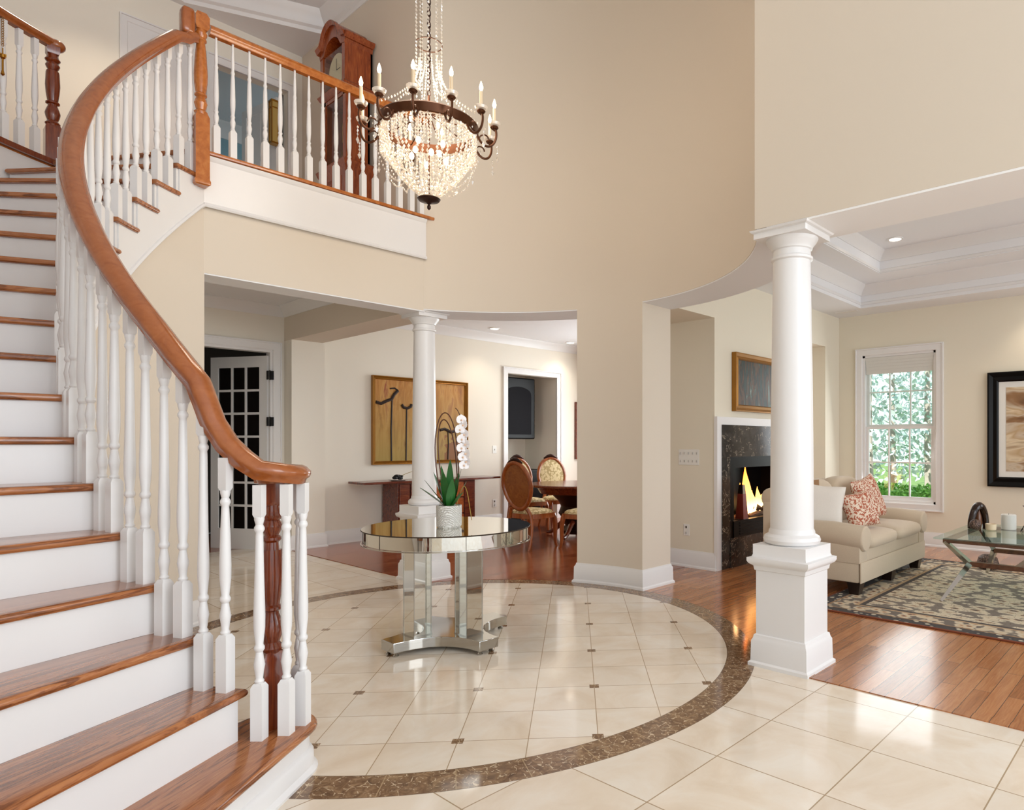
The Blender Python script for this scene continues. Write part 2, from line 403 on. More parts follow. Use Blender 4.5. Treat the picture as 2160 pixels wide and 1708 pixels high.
# wood floors outside the circle
def ringpoly(x0, y0, x1, y1, a0, a1):
    return [P(a0 + (a1 - a0) * i / 24, RO) for i in range(25)]
a_e = math.degrees(math.acos((XW - CXc) / 2.03))
arcp = [P(a_e - (2 * a_e) * i / 60, RO) for i in range(61)]     # from +a_e down to -a_e
poly = [(XW, 9.4)] + arcp + [(XW, -4.5), (9.2, -4.5), (9.2, 9.4)]
m = MB().prism(poly[::1], -.1, 0.001)
struct('floor_living_and_dining', m, M['plank'], smooth=0)
m = MB().prism([(XW, CYc + math.sqrt(RO ** 2 - (XW - CXc) ** 2))] + [P(a_e - (a_e - 10) * i / 30, RO) for i in range(31)] + [(4.72, 4.2), (9.2, 4.2), (9.2, 8.8), (XW, 8.8)], -.02, 0.003)
struct('floor_dining', m, M['plank_red'], smooth=0)
m = MB(); m.prism([P(a_e - 2 * a_e * i / 60, RO + .001) for i in range(61)] + [(XW - .05, 2.03), (XW - .05, 5.65)], -.09, .0005); struct('floor_circle_edge', m, M['tile'], smooth=0)
m = MB().box(XW - .01, -4.5, 0, XW + .06, 1.68, .006); struct('trim_1', m, M['plank'], smooth=0)
m = MB().box(XW - .01, 6.0, 0, XW + .05, 8.6, .006); struct('trim_2', m, M['plank_red'], smooth=0)

RW = 2.03
# curved rotunda wall above the openings, and pier
m = MB().arc(RW, RW + .42, -a_e, a_e, ZH, ZT, 72); struct('wall_rotunda', m, M['wall'])
n = 16; a0, a1 = -.1, 20.5
pp = [P(a0 + (a1 - a0) * i / n, RW) for i in range(n + 1)]
m = MB().prism(pp + [(5.13, 4.552), (5.13, 3.838)], 0, ZH); struct('wall_pier', m, M['wall'])
bbp = [(0, 0), (.032, 0), (.03, .018), (.02, .03), (.018, .15), (.008, .17), (.006, .185), (0, .185)]
def baseboard(name, pts, closed=False):
    m = MB().sweep([(x, y, 0) for x, y in pts], bbp, closed=closed); return struct(name, m, M['white'])
baseboard('baseboard_pier', (pp + [(5.13, 4.552), (5.13, 3.838)])[::-1], True)
# flat right wall over the living room opening, its white soffit
m = MB().box(XW, -4.5, ZH, XW + .39, 2.03, ZT); struct('wall_right', m, M['wall'], smooth=0)
m = MB().box(XW + .002, -4.5, ZH - .012, XW + .42, 1.95, ZH); struct('trim_3', m, wallmat('light_raised_beam_white', srgb(250, 250, 250)), smooth=0)  # white raised so the colour carries the strong light on the soffit
m = MB().arc(RW + .004, RW + .43, -a_e, 0, ZH - .01, ZH, 40); struct('trim_4', m, M['ceil'])
m = MB().arc(RW + .004, RW + .43, 20.5, a_e, ZH - .01, ZH, 40); struct('trim_5', m, M['ceil'])
# left hall beam, upstairs wall over it
m = MB().box(XW, 5.70, ZH, XW + .39, 8.9, ZT); struct('wall_hall_right', m, M['wall'], smooth=0)
# balcony face wall
XB = 1.70
m = MB().box(XB, 5.65, ZH - .02, XW + .008, 5.92, ZF); struct('wall_balcony', m, M['wall'], smooth=0)
m = MB().box(XB + .01, 5.652, ZH - .03, XW + .02, 5.925, ZH - .02); struct('trim_6', m, M['ceil'], smooth=0)
m = MB().box(XB, 5.625, 3.13, XW + .02, 5.65, ZF - .03)
m.sweep([(XB, 5.625, 3.12), (XW + .02, 5.625, 3.12)], [(0, 0), (.012, 0), (.02, .012), (.012, .03), (0, .035)])
m.sweep([(XB, 5.625, 3.47), (XW + .02, 5.625, 3.47)], [(0, 0), (.01, .01), (.02, .035), (0, .035)])
struct('trim_7', m, M['white'])
# wall under the curved stair
m = MB().arc(2.05, 2.13, 118.4, 212, 0, .1, 60)
m = MB()
RISE = ZF / 18; DTH = 5.72
def znose(th): return RISE * (2 + (211.2 - th) / DTH)
def band(r0, r1, a0, a1, fl_, ft, n=60):
    mb = MB(); v = []; f = []
    for i in range(n + 1):
        th = a0 + (a1 - a0) * i / n
        for r, z in ((r0, fl_(th)), (r1, fl_(th)), (r1, ft(th)), (r0, ft(th))): v.append((*P(th, r), z))
    for i in range(n):
        for k in range(4): f.append((4 * i + k, 4 * i + (k + 1) % 4, 4 * i + 4 + (k + 1) % 4, 4 * i + 4 + k))
    f += [(0, 1, 2, 3), (4 * n + 3, 4 * n + 2, 4 * n + 1, 4 * n)]
    return mb.add(v, f)
soff = lambda th: max(.02, min(znose(th) - RISE - .26, 3.12))
m = band(2.05, 2.14, 117.9, 209, lambda th: 0, soff); struct('wall_stair', m, M['wall'])
m = MB().sweep([(*P(209 - (209 - 118.4) * i / 60, 2.05), 0) for i in range(61)], bbp); struct('baseboard_stair', m, M['white'])
# outer stair wall, gallery edge
m = MB().arc(3.36, 3.46, 119, 205, 0, ZF - .04, 60); struct('wall_stair_outer', m, M['white'])
m = MB().arc(3.36, 5.6, 119, 190, ZF - .04, ZF, 60)
m.prism([(XB, 5.66), (XW, 5.66), (XW, 8.3), (-4, 8.3), (-4, 7.6), P(119, 3.36), P(119, 2.05)], ZF - .04, ZF)
struct('floor_upper', m, M['cherry'])
# downstairs hall: ceiling, crown, left wall, door wall
m = MB().prism([(XB, 5.93), (XW, 5.93), (XW, 8.9), (.9, 8.9), P(118, 3.46), P(118, 2.4)], 3.08, 3.1); struct('ceiling_hall', m, M['ceil'], smooth=0)
YD = 8.82
m = MB().box(3.43, YD, 0, XW + .05, YD + .12, 3.08).box(1.0, YD, 2.52, 3.43, YD + .12, 3.08).box(1.0, YD, 0, 1.9, YD + .12, 2.52); struct('wall_hall_back', m, M['wall_pale'], smooth=0)
m = MB().prism([P(118.1, 2.15), P(117.6, 2.15), (1.75, 5.95), P(116.6, 3.4), (1.15, 8.82), (1.0, 8.82), P(118.1, 3.46)][::-1], 0, 3.1); struct('wall_hall_left', m, M['wall_pale'], smooth=0)
crp = [(0, 0), (0, -.13), (.012, -.13), (.02, -.11), (.05, -.06), (.09, -.025), (.1, -.01), (.1, 0)]
m = MB().sweep([(1.15, YD, 3.08), (XW, YD, 3.08), (XW, 5.93, 3.08)], crp); struct('trim_8', m, M['white'])
baseboard('baseboard_hall', [(3.53, YD), (XW, YD)])
# pilaster under beam + art wall + niche opening
m = MB().box(XW, 8.6, 0, XW + .42, 9.0, ZH); struct('wall_pilaster', m, M['wall_pale'], smooth=0)
baseboard('baseboard_pilaster', [(XW, YD), (XW, 8.6), (XW + .42, 8.6), (XW + .42, 8.71)])
YA = 8.71
m = MB().box(XW + .4, YA, 0, 7.1, YA + .12, ZC).box(8.22, YA, 0, 9.3, YA + .12, ZC).box(7.1, YA, 2.52, 8.22, YA + .12, ZC)
struct('wall_dining_back', m, M['wall_pale'], smooth=0)
baseboard('baseboard_dining', [(XW + .42, YA), (7.0, YA)]); baseboard('baseboard_dining_right', [(8.33, YA), (9.15, YA)])
m = MB().sweep([(XW + .39, YA, ZC), (9.15, YA, ZC), (9.15, 4.55, ZC)], crp)
struct('trim_9', m, M['white'])
def casing(name, axis, p, a0, a1, z0, z1, wd, sgn, sill=False):
    # mitred casing around an opening; axis 'y': wall plane y=p facing -y ; axis 'x': plane x=p facing -x
    m = MB(); prof = [(0, -.004), (0, .02), (wd * .12, .026), (wd * .8, .026), (wd * .84, .038), (wd, .038), (wd, -.004)]
    def pt(u, v, d): return (u, p - d, v) if axis == 'y' else (p - d, u, v)
    cs = [(a0, z0, -1, -1), (a0, z1, -1, 1), (a1, z1, 1, 1), (a1, z0, 1, -1)]
    K = len(prof); v = []; f = []
    for (u, zz, su, sz) in cs:
        for a, d in prof:
            dz_ = sz * a if (sz > 0 or sill) else 0
            v.append(pt(u + su * a, zz + dz_, d))
    segs = [(0, 1), (1, 2), (2, 3)] + ([(3, 0)] if sill else [])
    for a, b in segs:
        for k in range(K): f.append((a * K + k, a * K + (k + 1) % K, b * K + (k + 1) % K, b * K + k))
    if not sill: f += [tuple(range(K)), tuple(reversed(range(3 * K, 4 * K)))]
    return m.add(v, f)
struct('trim_10', casing('', 'y', YA, 7.1, 8.22, 0, 2.52, .1, 1), M['white'], smooth=0)
# niche room behind
m = MB().box(7.0, YA + .85, 0, 8.4, YA + .95, 2.7).box(6.98, YA + .12, 0, 7.1, YA + .95, 2.7).box(8.22, YA + .12, 0, 8.34, YA + .95, 2.7).box(7.0, YA + .12, 2.6, 8.3, YA + .95, 2.7)
struct('wall_niche', m, M['wall_pale'], smooth=0)
# ceilings
m = MB().prism([P(-.0 + 62 * i / 24, 2.44) for i in range(25)][::-1][::-1] + [(XW + .39, 8.8), (9.3, 8.8), (9.3, 3.9), (5.1, 3.9)], ZC, ZC + .05); struct('ceiling_dining', m, M['ceil'], smooth=0)
# dining / living dividing wall (passage - fireplace block - passage - end)
m = MB().box(5.91, 3.84, 0, 6.20, 4.55, ZC).box(7.60, 3.84, 0, 7.93, 4.55, ZC).box(6.20, 3.84, 0, 7.60, 4.55, .40).box(6.20, 3.84, 1.11, 7.60, 4.55, ZC).box(6.20, 4.30, .40, 7.60, 4.55, 1.11).box(8.68, 3.84, 0, 9.3, 4.55, ZC).box(4.9, 3.84, 2.675, 5.91, 4.55, ZC + .1).box(7.93, 3.84, 2.675, 8.68, 4.55, ZC)
struct('wall_fireplace', m, M['wall_green'], smooth=0)
baseboard('baseboard_fireplace_left', [(5.935, 4.55), (5.91, 4.55), (5.91, 3.84), (5.965, 3.84)])
baseboard('baseboard_fireplace_right', [(7.86, 3.84), (7.93, 3.84), (7.93, 4.55)])
baseboard('baseboard_corner', [(8.68, 4.55), (8.68, 3.84), (9.15, 3.84)])
# window wall X = 9.15 with living window and dining windows
XE = 9.15
WY0, WY1, WZ0, WZ1 = 2.54, 3.50, .55, 2.56
DY0, DY1 = 5.6, 7.9
m = MB()
for (y0, y1, z0, z1) in ((-4.5, WY0, 0, ZC), (WY0, WY1, 0, WZ0), (WY0, WY1, WZ1, ZC), (WY1, DY0, 0, ZC), (DY0, DY1, 0, WZ0), (DY0, DY1, WZ1, ZC), (DY1, 8.9, 0, ZC)): m.box(XE, y0, z0, XE + .16, y1, z1)
struct('wall_window', m, M['wall_green'], smooth=0)
baseboard('baseboard_window', [(XE, 3.84), (XE, -4.0)])
# living tray ceiling
tx0, tx1 = 4.4, 8.55; ty1 = 3.36; ty0 = -3.5
m = MB()
def frame_plane(o, i, z):    # horizontal ring between outer and inner rectangles
    (a, b, c, d), (e, f_, g, h) = o, i
    v = [(a, b, z), (c, b, z), (c, d, z), (a, d, z), (e, f_, z), (g, f_, z), (g, h, z), (e, h, z)]
    m.add(v, [(0, 1, 5, 4), (1, 2, 6, 5), (2, 3, 7, 6), (3, 0, 4, 7)])
z1_, z2_, z3_ = ZC, 3.42, 3.68
r1 = (5.12, -3.5, 8.66, 3.34); r2 = (5.5, -3.1, 8.15, 2.91)
frame_plane((5.118, -4.5, XE, 3.85), r1, z1_)
frame_plane(r1, r2, z2_)
def upright(r, z0, z1):
    a, b, c, d = r; v = [(a, b, z0), (c, b, z0), (c, d, z0), (a, d, z0), (a, b, z1), (c, b, z1), (c, d, z1), (a, d, z1)]
    m.add(v, [(0, 1, 5, 4), (1, 2, 6, 5), (2, 3, 7, 6), (3, 0, 4, 7)])
upright(r1, z1_, z2_); upright(r2, z2_, z3_)
a, b, c, d = r2; m.add([(a, b, z3_), (c, b, z3_), (c, d, z3_), (a, d, z3_)], [(0, 1, 2, 3)])
struct('ceiling_living', m, M['ceil'], smooth=0)
m = MB().prism([P(-57 + 57 * i / 24, 2.44) for i in range(25)] + [(5.12, 3.86), (5.12, -4.5), (3.94, -4.5)], ZC, ZC + .03)
struct('ceiling_living_arc', m, M['ceil'], smooth=0)
m = MB()
for r, zt, k in ((r1, z2_, 1.), (r2, z3_, .9)):
    a, b, c, d = r
    m.sweep([(a, b, zt), (a, d, zt), (c, d, zt), (c, b, zt)], [(x * k, y * k) for x, y in crp], closed=True)
    m.sweep([(a, b, zt - .25), (a, d, zt - .25), (c, d, zt - .25), (c, b, zt - .25)], [(0, 0), (.012, 0), (.012, .03), (0, .04)], closed=True)
struct('trim_11', m, M['white'])
# upstairs: back wall with opening to a blue room, hall ceiling, foyer ceiling and crown
YU = 8.3
dx0, dx1, dz = 2.62, 3.40, 5.59
m = MB().box(-5, YU, ZF, dx0, YU + .12, 6.08).box(dx1, YU, ZF, XW + .1, YU + .12, 6.08).box(dx0, YU, dz, dx1, YU + .12, 6.08)
struct('wall_upper_back', m, M['wall_pale'], smooth=0)
struct('trim_12', casing('', 'y', YU, dx0, dx1, ZF, dz, .09, 1), M['white'], smooth=0)
ps = [(XW, 5.0), (XW, 7.64), (2.30, 8.24), (-.4, 6.9), (-3, 4.5), (-3, -4.5), (XW, -4.5)]
m = MB().prism([(XW, 7.64), (XW, 8.35), (-5, 8.35), (-5, 4.5), (-3, 4.5), (-.4, 6.9), (2.30, 8.24)], 6.08, 6.12)
struct('ceiling_upper_hall', m, M['ceil'], smooth=0)
m = MB().prism([(XW + .1, 8.4), (-5.1, 8.4), (-5.1, -4.6), (XW + .1, -4.6)], ZT, ZT + .05)
struct('ceiling', m, M['ceil'], smooth=0)
m = MB().arc(0.01, RW + .3, -70, 70, ZT, ZT + .04, 40); struct('ceiling_rotunda', m, M['ceil'], smooth=0)
m = MB().sweep([(-3, 4.5, ZT), (-.4, 6.9, ZT), (2.30, 8.24, ZT), (XW, 7.64, ZT), (XW, 5.66, ZT)], [(0, 0), (0, -.22), (.01, -.22), (.02, -.18), (.05, -.16), (.055, -.12), (.1, -.06), (.12, -.02), (.13, 0)])
struct('trim_13', m, M['white'])
m = MB().sweep([P(a_e - 2 * a_e * i / 60, RW) + (ZT,) for i in range(61)], [(0, 0), (0, -.2), (.02, -.18), (.1, -.04), (.12, 0)]); struct('trim_14', m, M['white'])
m = MB().box(-5.1, -4.5, 0, -5, 8.4, 6.3); struct('wall_left', m, M['wall_pale'], smooth=0)
# blue room behind the upstairs doorway
m = MB().box(1.2, 11, ZF, 5.2, 11.1, 6.2).box(5.2, YU + .12, ZF, 5.3, 11, 6.2).box(1.1, YU + .12, ZF, 1.2, 11, 6.2); struct('wall_blue_room', m, M['blue'], smooth=0)
m = MB().box(1.2, YU + .12, 6.1, 5.2, 11, 6.15); struct('ceiling_blue_room', m, M['ceil'], smooth=0)
m = MB().sweep([(1.2, 11, 6.1), (5.2, 11, 6.1), (5.2, 8.5, 6.1)], [(x * 1.6, y * 1.6) for x, y in crp]); struct('trim_15', m, M['white'])
# panel door on the upstairs back wall, upper left
d3 = thing('door_3', '', '', (1.82, YU, ZF), kind='structure')
m = MB().box(0, -.02, 0, .58, 0, 2.12); m.build('door_panel', M['white'], d3, smooth=0)
m = MB().sweep([(-.06, -.03, 0), (-.06, -.03, 2.48), (1.21, -.03, 2.48), (1.21, -.03, 0)], [(0, 0), (.01, 0)]) if False else casing('', 'y', 0, 0, .58, 0, 2.12, .07, 1)
m.build('door_casing', M['white'], d3, smooth=0)
# outdoors
m = MB().box(9.32, -30, -.4, 60, 40, -.3)
t = NT('lawn_grass'); nz = t.noise(t.P(), 3, 8); struct('ground', m, t.set(base=t.ramp(nz, [(.3, srgb(60, 96, 40)), (.7, srgb(120, 150, 80))]), rough=.9), smooth=0)

# ================================================================== DOORS AND WINDOWS
def lattice(mb, w_, h_, nx, ny, bar, t0, t1, st=.1, bt=.1, rail=.1):
    mb.box(0, t0, 0, st, t1, h_).box(w_ - st, t0, 0, w_, t1, h_).box(st, t0, 0, w_ - st, t1, bt).box(st, t0, h_ - rail, w_ - st, t1, h_)
    for i in range(1, nx):
        x = st + (w_ - 2 * st) * i / nx; mb.box(x - bar / 2, t0 + .004, bt, x + bar / 2, t1 - .004, h_ - rail)
    for j in range(1, ny):
        z = bt + (h_ - bt - rail) * j / ny; mb.box(st, t0 + .005, z - bar / 2, w_ - st, t1 - .005, z + bar / 2)
d1 = thing('door_1', '', '', (3.42, YD, 0), kind='structure')
m = casing('', 'y', YD, 1.9, 3.43, 0, 2.52, .1, 1)
m.box(3.40, YD, 0, 3.43, YD + .12, 2.52).box(1.9, YD, 2.49, 3.4, YD + .12, 2.52)
m.build('door_frame', M['white'], d1, world=True, smooth=0)
Md = T(3.395, YD + .05, 0, rz=117) 
lf = MB(); lattice(lf, .86, 2.45, 3, 7, .028, -.02, .02, .115, .26, .14)
v = MB(); v.add([tuple(Md @ Vector(p)) for p in lf.v], lf.f)
leaf = v.build('door_leaf', M['white'], d1, world=True, smooth=0)
g = MB().box(.115, -.004, .26, .745, .004, 2.31, Md); 
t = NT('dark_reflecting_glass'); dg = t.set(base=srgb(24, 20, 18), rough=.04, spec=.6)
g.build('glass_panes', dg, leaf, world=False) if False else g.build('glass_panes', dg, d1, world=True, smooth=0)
for z in (.35, 1.62, 2.2):
    MB().box(3.36, YD - .035, z - .055, 3.372, YD + .01, z + .055).box(3.40, YD - .035, z - .055, 3.43, YD + .0, z + .055).lathe([(.009, -.06), (.009, .06)], 8, T(3.386, YD - .03, z)).build('hinge', M['black'], d1, world=True, smooth=0)
# dark room behind
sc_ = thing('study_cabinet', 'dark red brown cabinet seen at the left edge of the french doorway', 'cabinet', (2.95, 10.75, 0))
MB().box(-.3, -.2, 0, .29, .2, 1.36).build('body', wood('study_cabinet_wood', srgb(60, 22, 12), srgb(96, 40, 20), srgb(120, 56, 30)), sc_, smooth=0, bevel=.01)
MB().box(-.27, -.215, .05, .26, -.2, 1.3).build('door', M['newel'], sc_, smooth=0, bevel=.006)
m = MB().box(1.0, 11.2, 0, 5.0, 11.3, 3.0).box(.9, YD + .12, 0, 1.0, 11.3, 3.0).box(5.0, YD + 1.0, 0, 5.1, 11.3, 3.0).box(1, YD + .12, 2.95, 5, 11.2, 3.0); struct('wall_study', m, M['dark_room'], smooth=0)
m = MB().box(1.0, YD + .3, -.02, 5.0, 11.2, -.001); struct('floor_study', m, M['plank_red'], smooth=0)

def sash_window(name, y0, y1, nx=3):
    wn = thing(name, '', '', (XE, (y0 + y1) / 2, WZ0), kind='structure')
    w_ = y1 - y0; h_ = WZ1 - WZ0
    casing('', 'x', XE, y0, y1, WZ0, WZ1, .095, 1, True).build('window_casing', M['white'], wn, world=True, smooth=0)
    MB().box(XE, y0, WZ0, XE + .16, y0 + .03, WZ1).box(XE, y1 - .03, WZ0, XE + .16, y1, WZ1).box(XE, y0, WZ0, XE + .16, y1, WZ0 + .03).box(XE, y0, WZ1 - .03, XE + .16, y1, WZ1).build('window_frame', M['white'], wn, world=True, smooth=0)
    Mr = Matrix.Translation((XE + .07, y0 + .03, WZ0 + .03)) @ Matrix.Rotation(PI / 2, 4, 'Z')
    hh = (h_ - .06) / 2
    for k, z in ((0, 0), (1, hh)):
        lf = MB(); lattice(lf, w_ - .06, hh + (.0 if k else .02), nx, 2, .018, -.0, .035, .04, .05, .035)
        v = MB(); v.add([tuple(Mr @ Vector((p[0], p[1] - k * .036, p[2] + z))) for p in lf.v], lf.f); v.build('sash', M['white'], wn, world=True, smooth=0)
    MB().box(XE + .06, y0 + .03, WZ0 + .03, XE + .064, y1 - .03, WZ1 - .03).build('window_glass', M['glass'], wn, world=True, smooth=0)
    return wn
sash_window('window_1', WY0, WY1)
for i, (a, b) in enumerate(((DY0, 6.72), (6.78, DY1))): sash_window('window_%d' % (i + 2), a, b)
m = MB()
for i in range(5): m.box(XE + .004 + .006 * i, WY0 + .035, WZ1 - .04 - .04 * (i + 1) - (.0 if i < 4 else .02), XE + .014 + .006 * i, WY1 - .035, WZ1 - .04 - .035 * i)
m.box(XE + .003, WY0 + .032, WZ1 - .06, XE + .05, WY1 - .032, WZ1 - .032)
tag(centre(m.build('roman_shade', fabric('linen_shade', srgb(226, 224, 218), srgb(206, 204, 198)), smooth=0)), 'folded pale linen roman shade at the top of the living room window', 'window shade')

# ================================================================== STAIRCASE
def rend(th): return 1.965 + .045 * min(1, max(0, (205 - th) / 40))
st = thing('staircase', 'curved staircase with oak treads, white risers and white stringer', 'staircase', (*P(214, 2.6), 0))
RX = 3.34
NW = (1.105, 2.852)      # starting newel foot
for n in range(1, 19):
    th = 211.2 - DTH * (n - 2); z = RISE * n; nose = .6
    if n == 1:
        c, s = NW; poly = [P(217.3, RX)]
        poly = [P(211.2 - .5, RX), P(218.2, RX)]
        ends = [(c + .17 * math.cos(R_(a)), s + .17 * math.sin(R_(a))) for a in range(-52, 125, 12)]
        poly += ends + [P(206.5, 2.0)]
        poly = poly if True else poly
    elif n == 18:
        poly = [P(th + nose - i * (th + nose - 118.2) / 4, rend(th)) for i in range(5)][::-1] + [P(th + nose, RX)] + [P(118.2, RX)]
        poly = [P(118.2, RX), P(th + nose, RX), P(th + nose, rend(th)), P(118.2, rend(th))]
    else:
        t1 = th - DTH - .35; k = 6
        inn = [P(th + nose + (t1 - th - nose) * i / k, rend(th)) for i in range(k + 1)]
        out = [P(t1 + (th + nose - t1) * i / k, RX) for i in range(k + 1)]
        poly = inn + out
    A = sum(poly[i][0] * poly[(i + 1) % len(poly)][1] - poly[(i + 1) % len(poly)][0] * poly[i][1] for i in range(len(poly)))
    if A < 0: poly = poly[::-1]
    MB().rprism(poly, z - .034, z, .016).build('tread', M['tread'], st, world=True)
    # riser
    if n == 1:
        ends = [(NW[0] + .14 * math.cos(R_(a)), NW[1] + .14 * math.sin(R_(a))) for a in range(-52, 125, 12)]
        poly = [P(210, RX), P(217.5, RX)] + ends + [P(206.5, 2.03)]
        A = sum(poly[i][0] * poly[(i + 1) % len(poly)][1] - poly[(i + 1) % len(poly)][0] * poly[i][1] for i in range(len(poly)))
        if A < 0: poly = poly[::-1]
        mm = MB().prism(poly, 0, z - .034)
        pth = [P(217.5, RX)] + ends
        mm.sweep([(x, y, 0) for x, y in pth], [(-.004, 0), (.03, 0), (.032, .012), (.018, .03), (.016, .075), (.006, .092), (-.004, .098)])
        mm.build('riser', M['white'], st, world=True)
    else:
        a, b = P(th, rend(th) + .03), P(th, RX); a2, b2 = P(th - .55, rend(th) + .03), P(th - .55, RX)
        MB().prism([a, b, b2, a2][::-1], z - RISE, z - .034).build('riser', M['white'], st, world=True, smooth=0)
# inner stringer: stepped face under tread ends, lower edge following the soffit, with a bead
m = MB()
for n in range(2, 19):
    th = 211.2 - DTH * (n - 2) - .6; t1 = th - DTH if n < 18 else 118.2; k = 4
    v = []; f = []
    for i in range(k + 1):
        a = th + (t1 - th) * i / k
        for r, z in ((2.03, soff(a)), (2.12, soff(a)), (2.12, RISE * n - .034), (2.03, RISE * n - .034)): v.append((*P(a, r), z))
    for i in range(k):
        for q in range(4): f.append((4 * i + q, 4 * i + (q + 1) % 4, 4 * i + 4 + (q + 1) % 4, 4 * i + 4 + q))
    f += [(0, 1, 2, 3), (4 * k + 3, 4 * k + 2, 4 * k + 1, 4 * k)]
    m.add(v, f)
m.build('stringer', M['white'], st, world=True)
m = MB().sweep([(*P(209 - (209 - 118.4) * i / 80, 2.03), soff(209 - (209 - 118.4) * i / 80)) for i in range(81)], [(-.0, 0), (.012, .0), (.02, .012), (.012, .028), (0, .032)])
m.build('stringer_bead', M['white'], st, world=True)
m = band(2.13, RX + .01, 118.2, 209, lambda th: soff(th), lambda th: soff(th) + .02); m.build('soffit', M['ceil'], st, world=True)

# turned profiles
def lathe_scaled(prof, sq_first, H): pass
_bal = {}
def baluster_mesh(H, style):
    key = (round(H, 2), style); H = key[0]
    if key in _bal: return _bal[key]
    m = MB(); b = .023; hb = .215
    m.lathe([(b, 0), (b, hb - .012), (.015, hb + .004)], sq=True)
    if style == 'stair':
        pr = [(.013, hb), (.018, hb + .012), (.013, hb + .022), (.0165, hb + .05), (.0205, hb + .075), (.0155, hb + .105), (.0125, hb + .125), (.019, hb + .135), (.019, hb + .145), (.014, hb + .155),
              (.0205, hb + .22), (.021, hb + .27), (.0175, hb + .40), (.014, H - .20), (.013, H - .185), (.0185, H - .175), (.0185, H - .166), (.013, H - .155), (.018, H - .135), (.018, H - .125)]
        m.lathe(pr, 12); m.lathe([(.012, H - .13), (.0175, H - .115), (.0175, H)], sq=True)
    else:
        pr = [(.014, hb), (.018, hb + .012), (.0125, hb + .024), (.0175, hb + .05), (.0195, hb + .07), (.0125, hb + .10), (.0175, hb + .112), (.0125, hb + .125), (.018, hb + .19), (.0185, hb + .24), (.0145, hb + .40),
              (.0115, H - .24), (.0155, H - .225), (.0105, H - .21), (.0125, H - .16), (.0085, H - .05), (.008, H)]
        m.lathe(pr, 12)
    o = m.build('baluster', M['white'], None, smooth=35); me = o.data; bpy.data.objects.remove(o); _bal[key] = me
    return me
def baluster(parent, x, y, z, H, rz, style):
    me = baluster_mesh(H, style); o = bpy.data.objects.new('baluster', me); col.objects.link(o); o.parent = parent
    L = parent.location; o.location = (x - L.x, y - L.y, z - L.z); o.rotation_euler = (0, 0, rz)
railprof = [(-.028, -.038), (-.034, -.02), (-.045, -.012), (-.05, .0), (-.05, .012), (-.04, .022), (-.034, .03), (-.018, .038), (0, .04), (.018, .038), (.034, .03), (.04, .022), (.05, .012), (.05, 0), (.045, -.012), (.034, -.02), (.028, -.038)]
def newel(parent, x, y, z, H, mat, b=.045, hb=.30, label=None):
    m = MB(); m.lathe([(b, 0), (b, hb - .02), (b * .75, hb + .01)], sq=True)
    k = b / .045; pr = [(.036, hb), (.04, hb + .015), (.044, hb + .022), (.04, hb + .03), (.03, hb + .045), (.038, hb + .07), (.044, hb + .10), (.036, hb + .135), (.027, hb + .16), (.028, hb + .17), (.04, hb + .178), (.04, hb + .188), (.03, hb + .197), (.038, hb + .26), (.042, hb + .32), (.038, hb + .42), (.029, H - .28),
          (.027, H - .25), (.036, H - .24), (.036, H - .23), (.027, H - .22), (.036, H - .20), (.041, H - .185), (.036, H - .17), (.03, H - .16), (.04, H - .15), (.044, H - .14), (.034, H - .12), (.03, H - .09)]
    m.lathe([(r * k, zz) for r, zz in pr], 20); m.lathe([(.03 * k, H - .1), (.036 * k, H - .085), (.036 * k, H)], sq=True)
    M4 = T(x, y, z); v = MB(); v.add([tuple(M4 @ Vector(p)) for p in m.v], m.f)
    return v.build('newel_post', mat, parent, world=True, label=label)

sr = thing('stair_railing', 'polished wooden handrail on white turned balusters curving up the stairs', 'railing', (*P(211, 2.0), RISE))
RR = 2.01
def roff(n): return 1.03 - .11 * min(1, max(0, (n - 4) / 7))
def zrail(th): n = 2 + (211.2 - th) / DTH; return RISE * n + roff(n)
pts = []
# volute
vc = NW; zv = 1.222
sp = []
for i in range(15):
    a = 228 + (i * 22); rr = .118 - .0045 * i
    sp.append((vc[0] + rr * math.cos(R_(a)), vc[1] + rr * math.sin(R_(a)), zv + max(0, .022 * (1 - i / 3))))
pts += sp[::-1][3:]
# easing from the volute to the helix
e0 = (*P(213.5, 1.955), 1.235); e1 = (*P(211.7, 1.985), 1.30); e2 = (*P(209.6, 2.0), 1.40)
pts += [(.985, 2.803, 1.285), (.945, 2.855, 1.345), (.912, 2.905, 1.43)]
th = 206.5
while th > 125:
    pts.append((*P(th, RR), zrail(th - .0))); th -= 1.6
zt = pts[-1][2]
pts += [(*P(124.0, RR), zt + .035), (*P(123.0, RR), zt + .07), (*P(121.8, RR), zt + .09)]
MB().sweep(pts, railprof, tilt=True).build('handrail', M['rail'], sr, world=True, smooth=50)
MB().lathe([(.0, -.035), (.05, -.035), (.055, -.02), (.068, -.01), (.07, .01), (.055, .03), (0, .038)], 24, T(vc[0], vc[1], zv)).build('volute_cap', M['rail'], sr, world=True)
newel(sr, NW[0], NW[1], RISE, 1.0, M['newel'], label='dark red turned starting newel')
for a in (228, 275, 322, 8, 60):
    baluster(sr, NW[0] + .118 * math.cos(R_(a)), NW[1] + .118 * math.sin(R_(a)), RISE, .99, R_(40), 'stair')
for n in range(2, 18):
    th = 211.2 - DTH * (n - 2)
    for j, dt in enumerate((1.2, 4.06)):
        t_ = th - dt; zb = RISE * n; H = zrail(t_) - .03 - zb
        if n == 2: H = (1.325 if j == 0 else 1.53) - .03 - zb
        if n == 17 and j == 1: H -= .0
        x, y = P(t_, rend(th) + .045)
        baluster(sr, x, y, zb, H, R_(t_), 'stair')

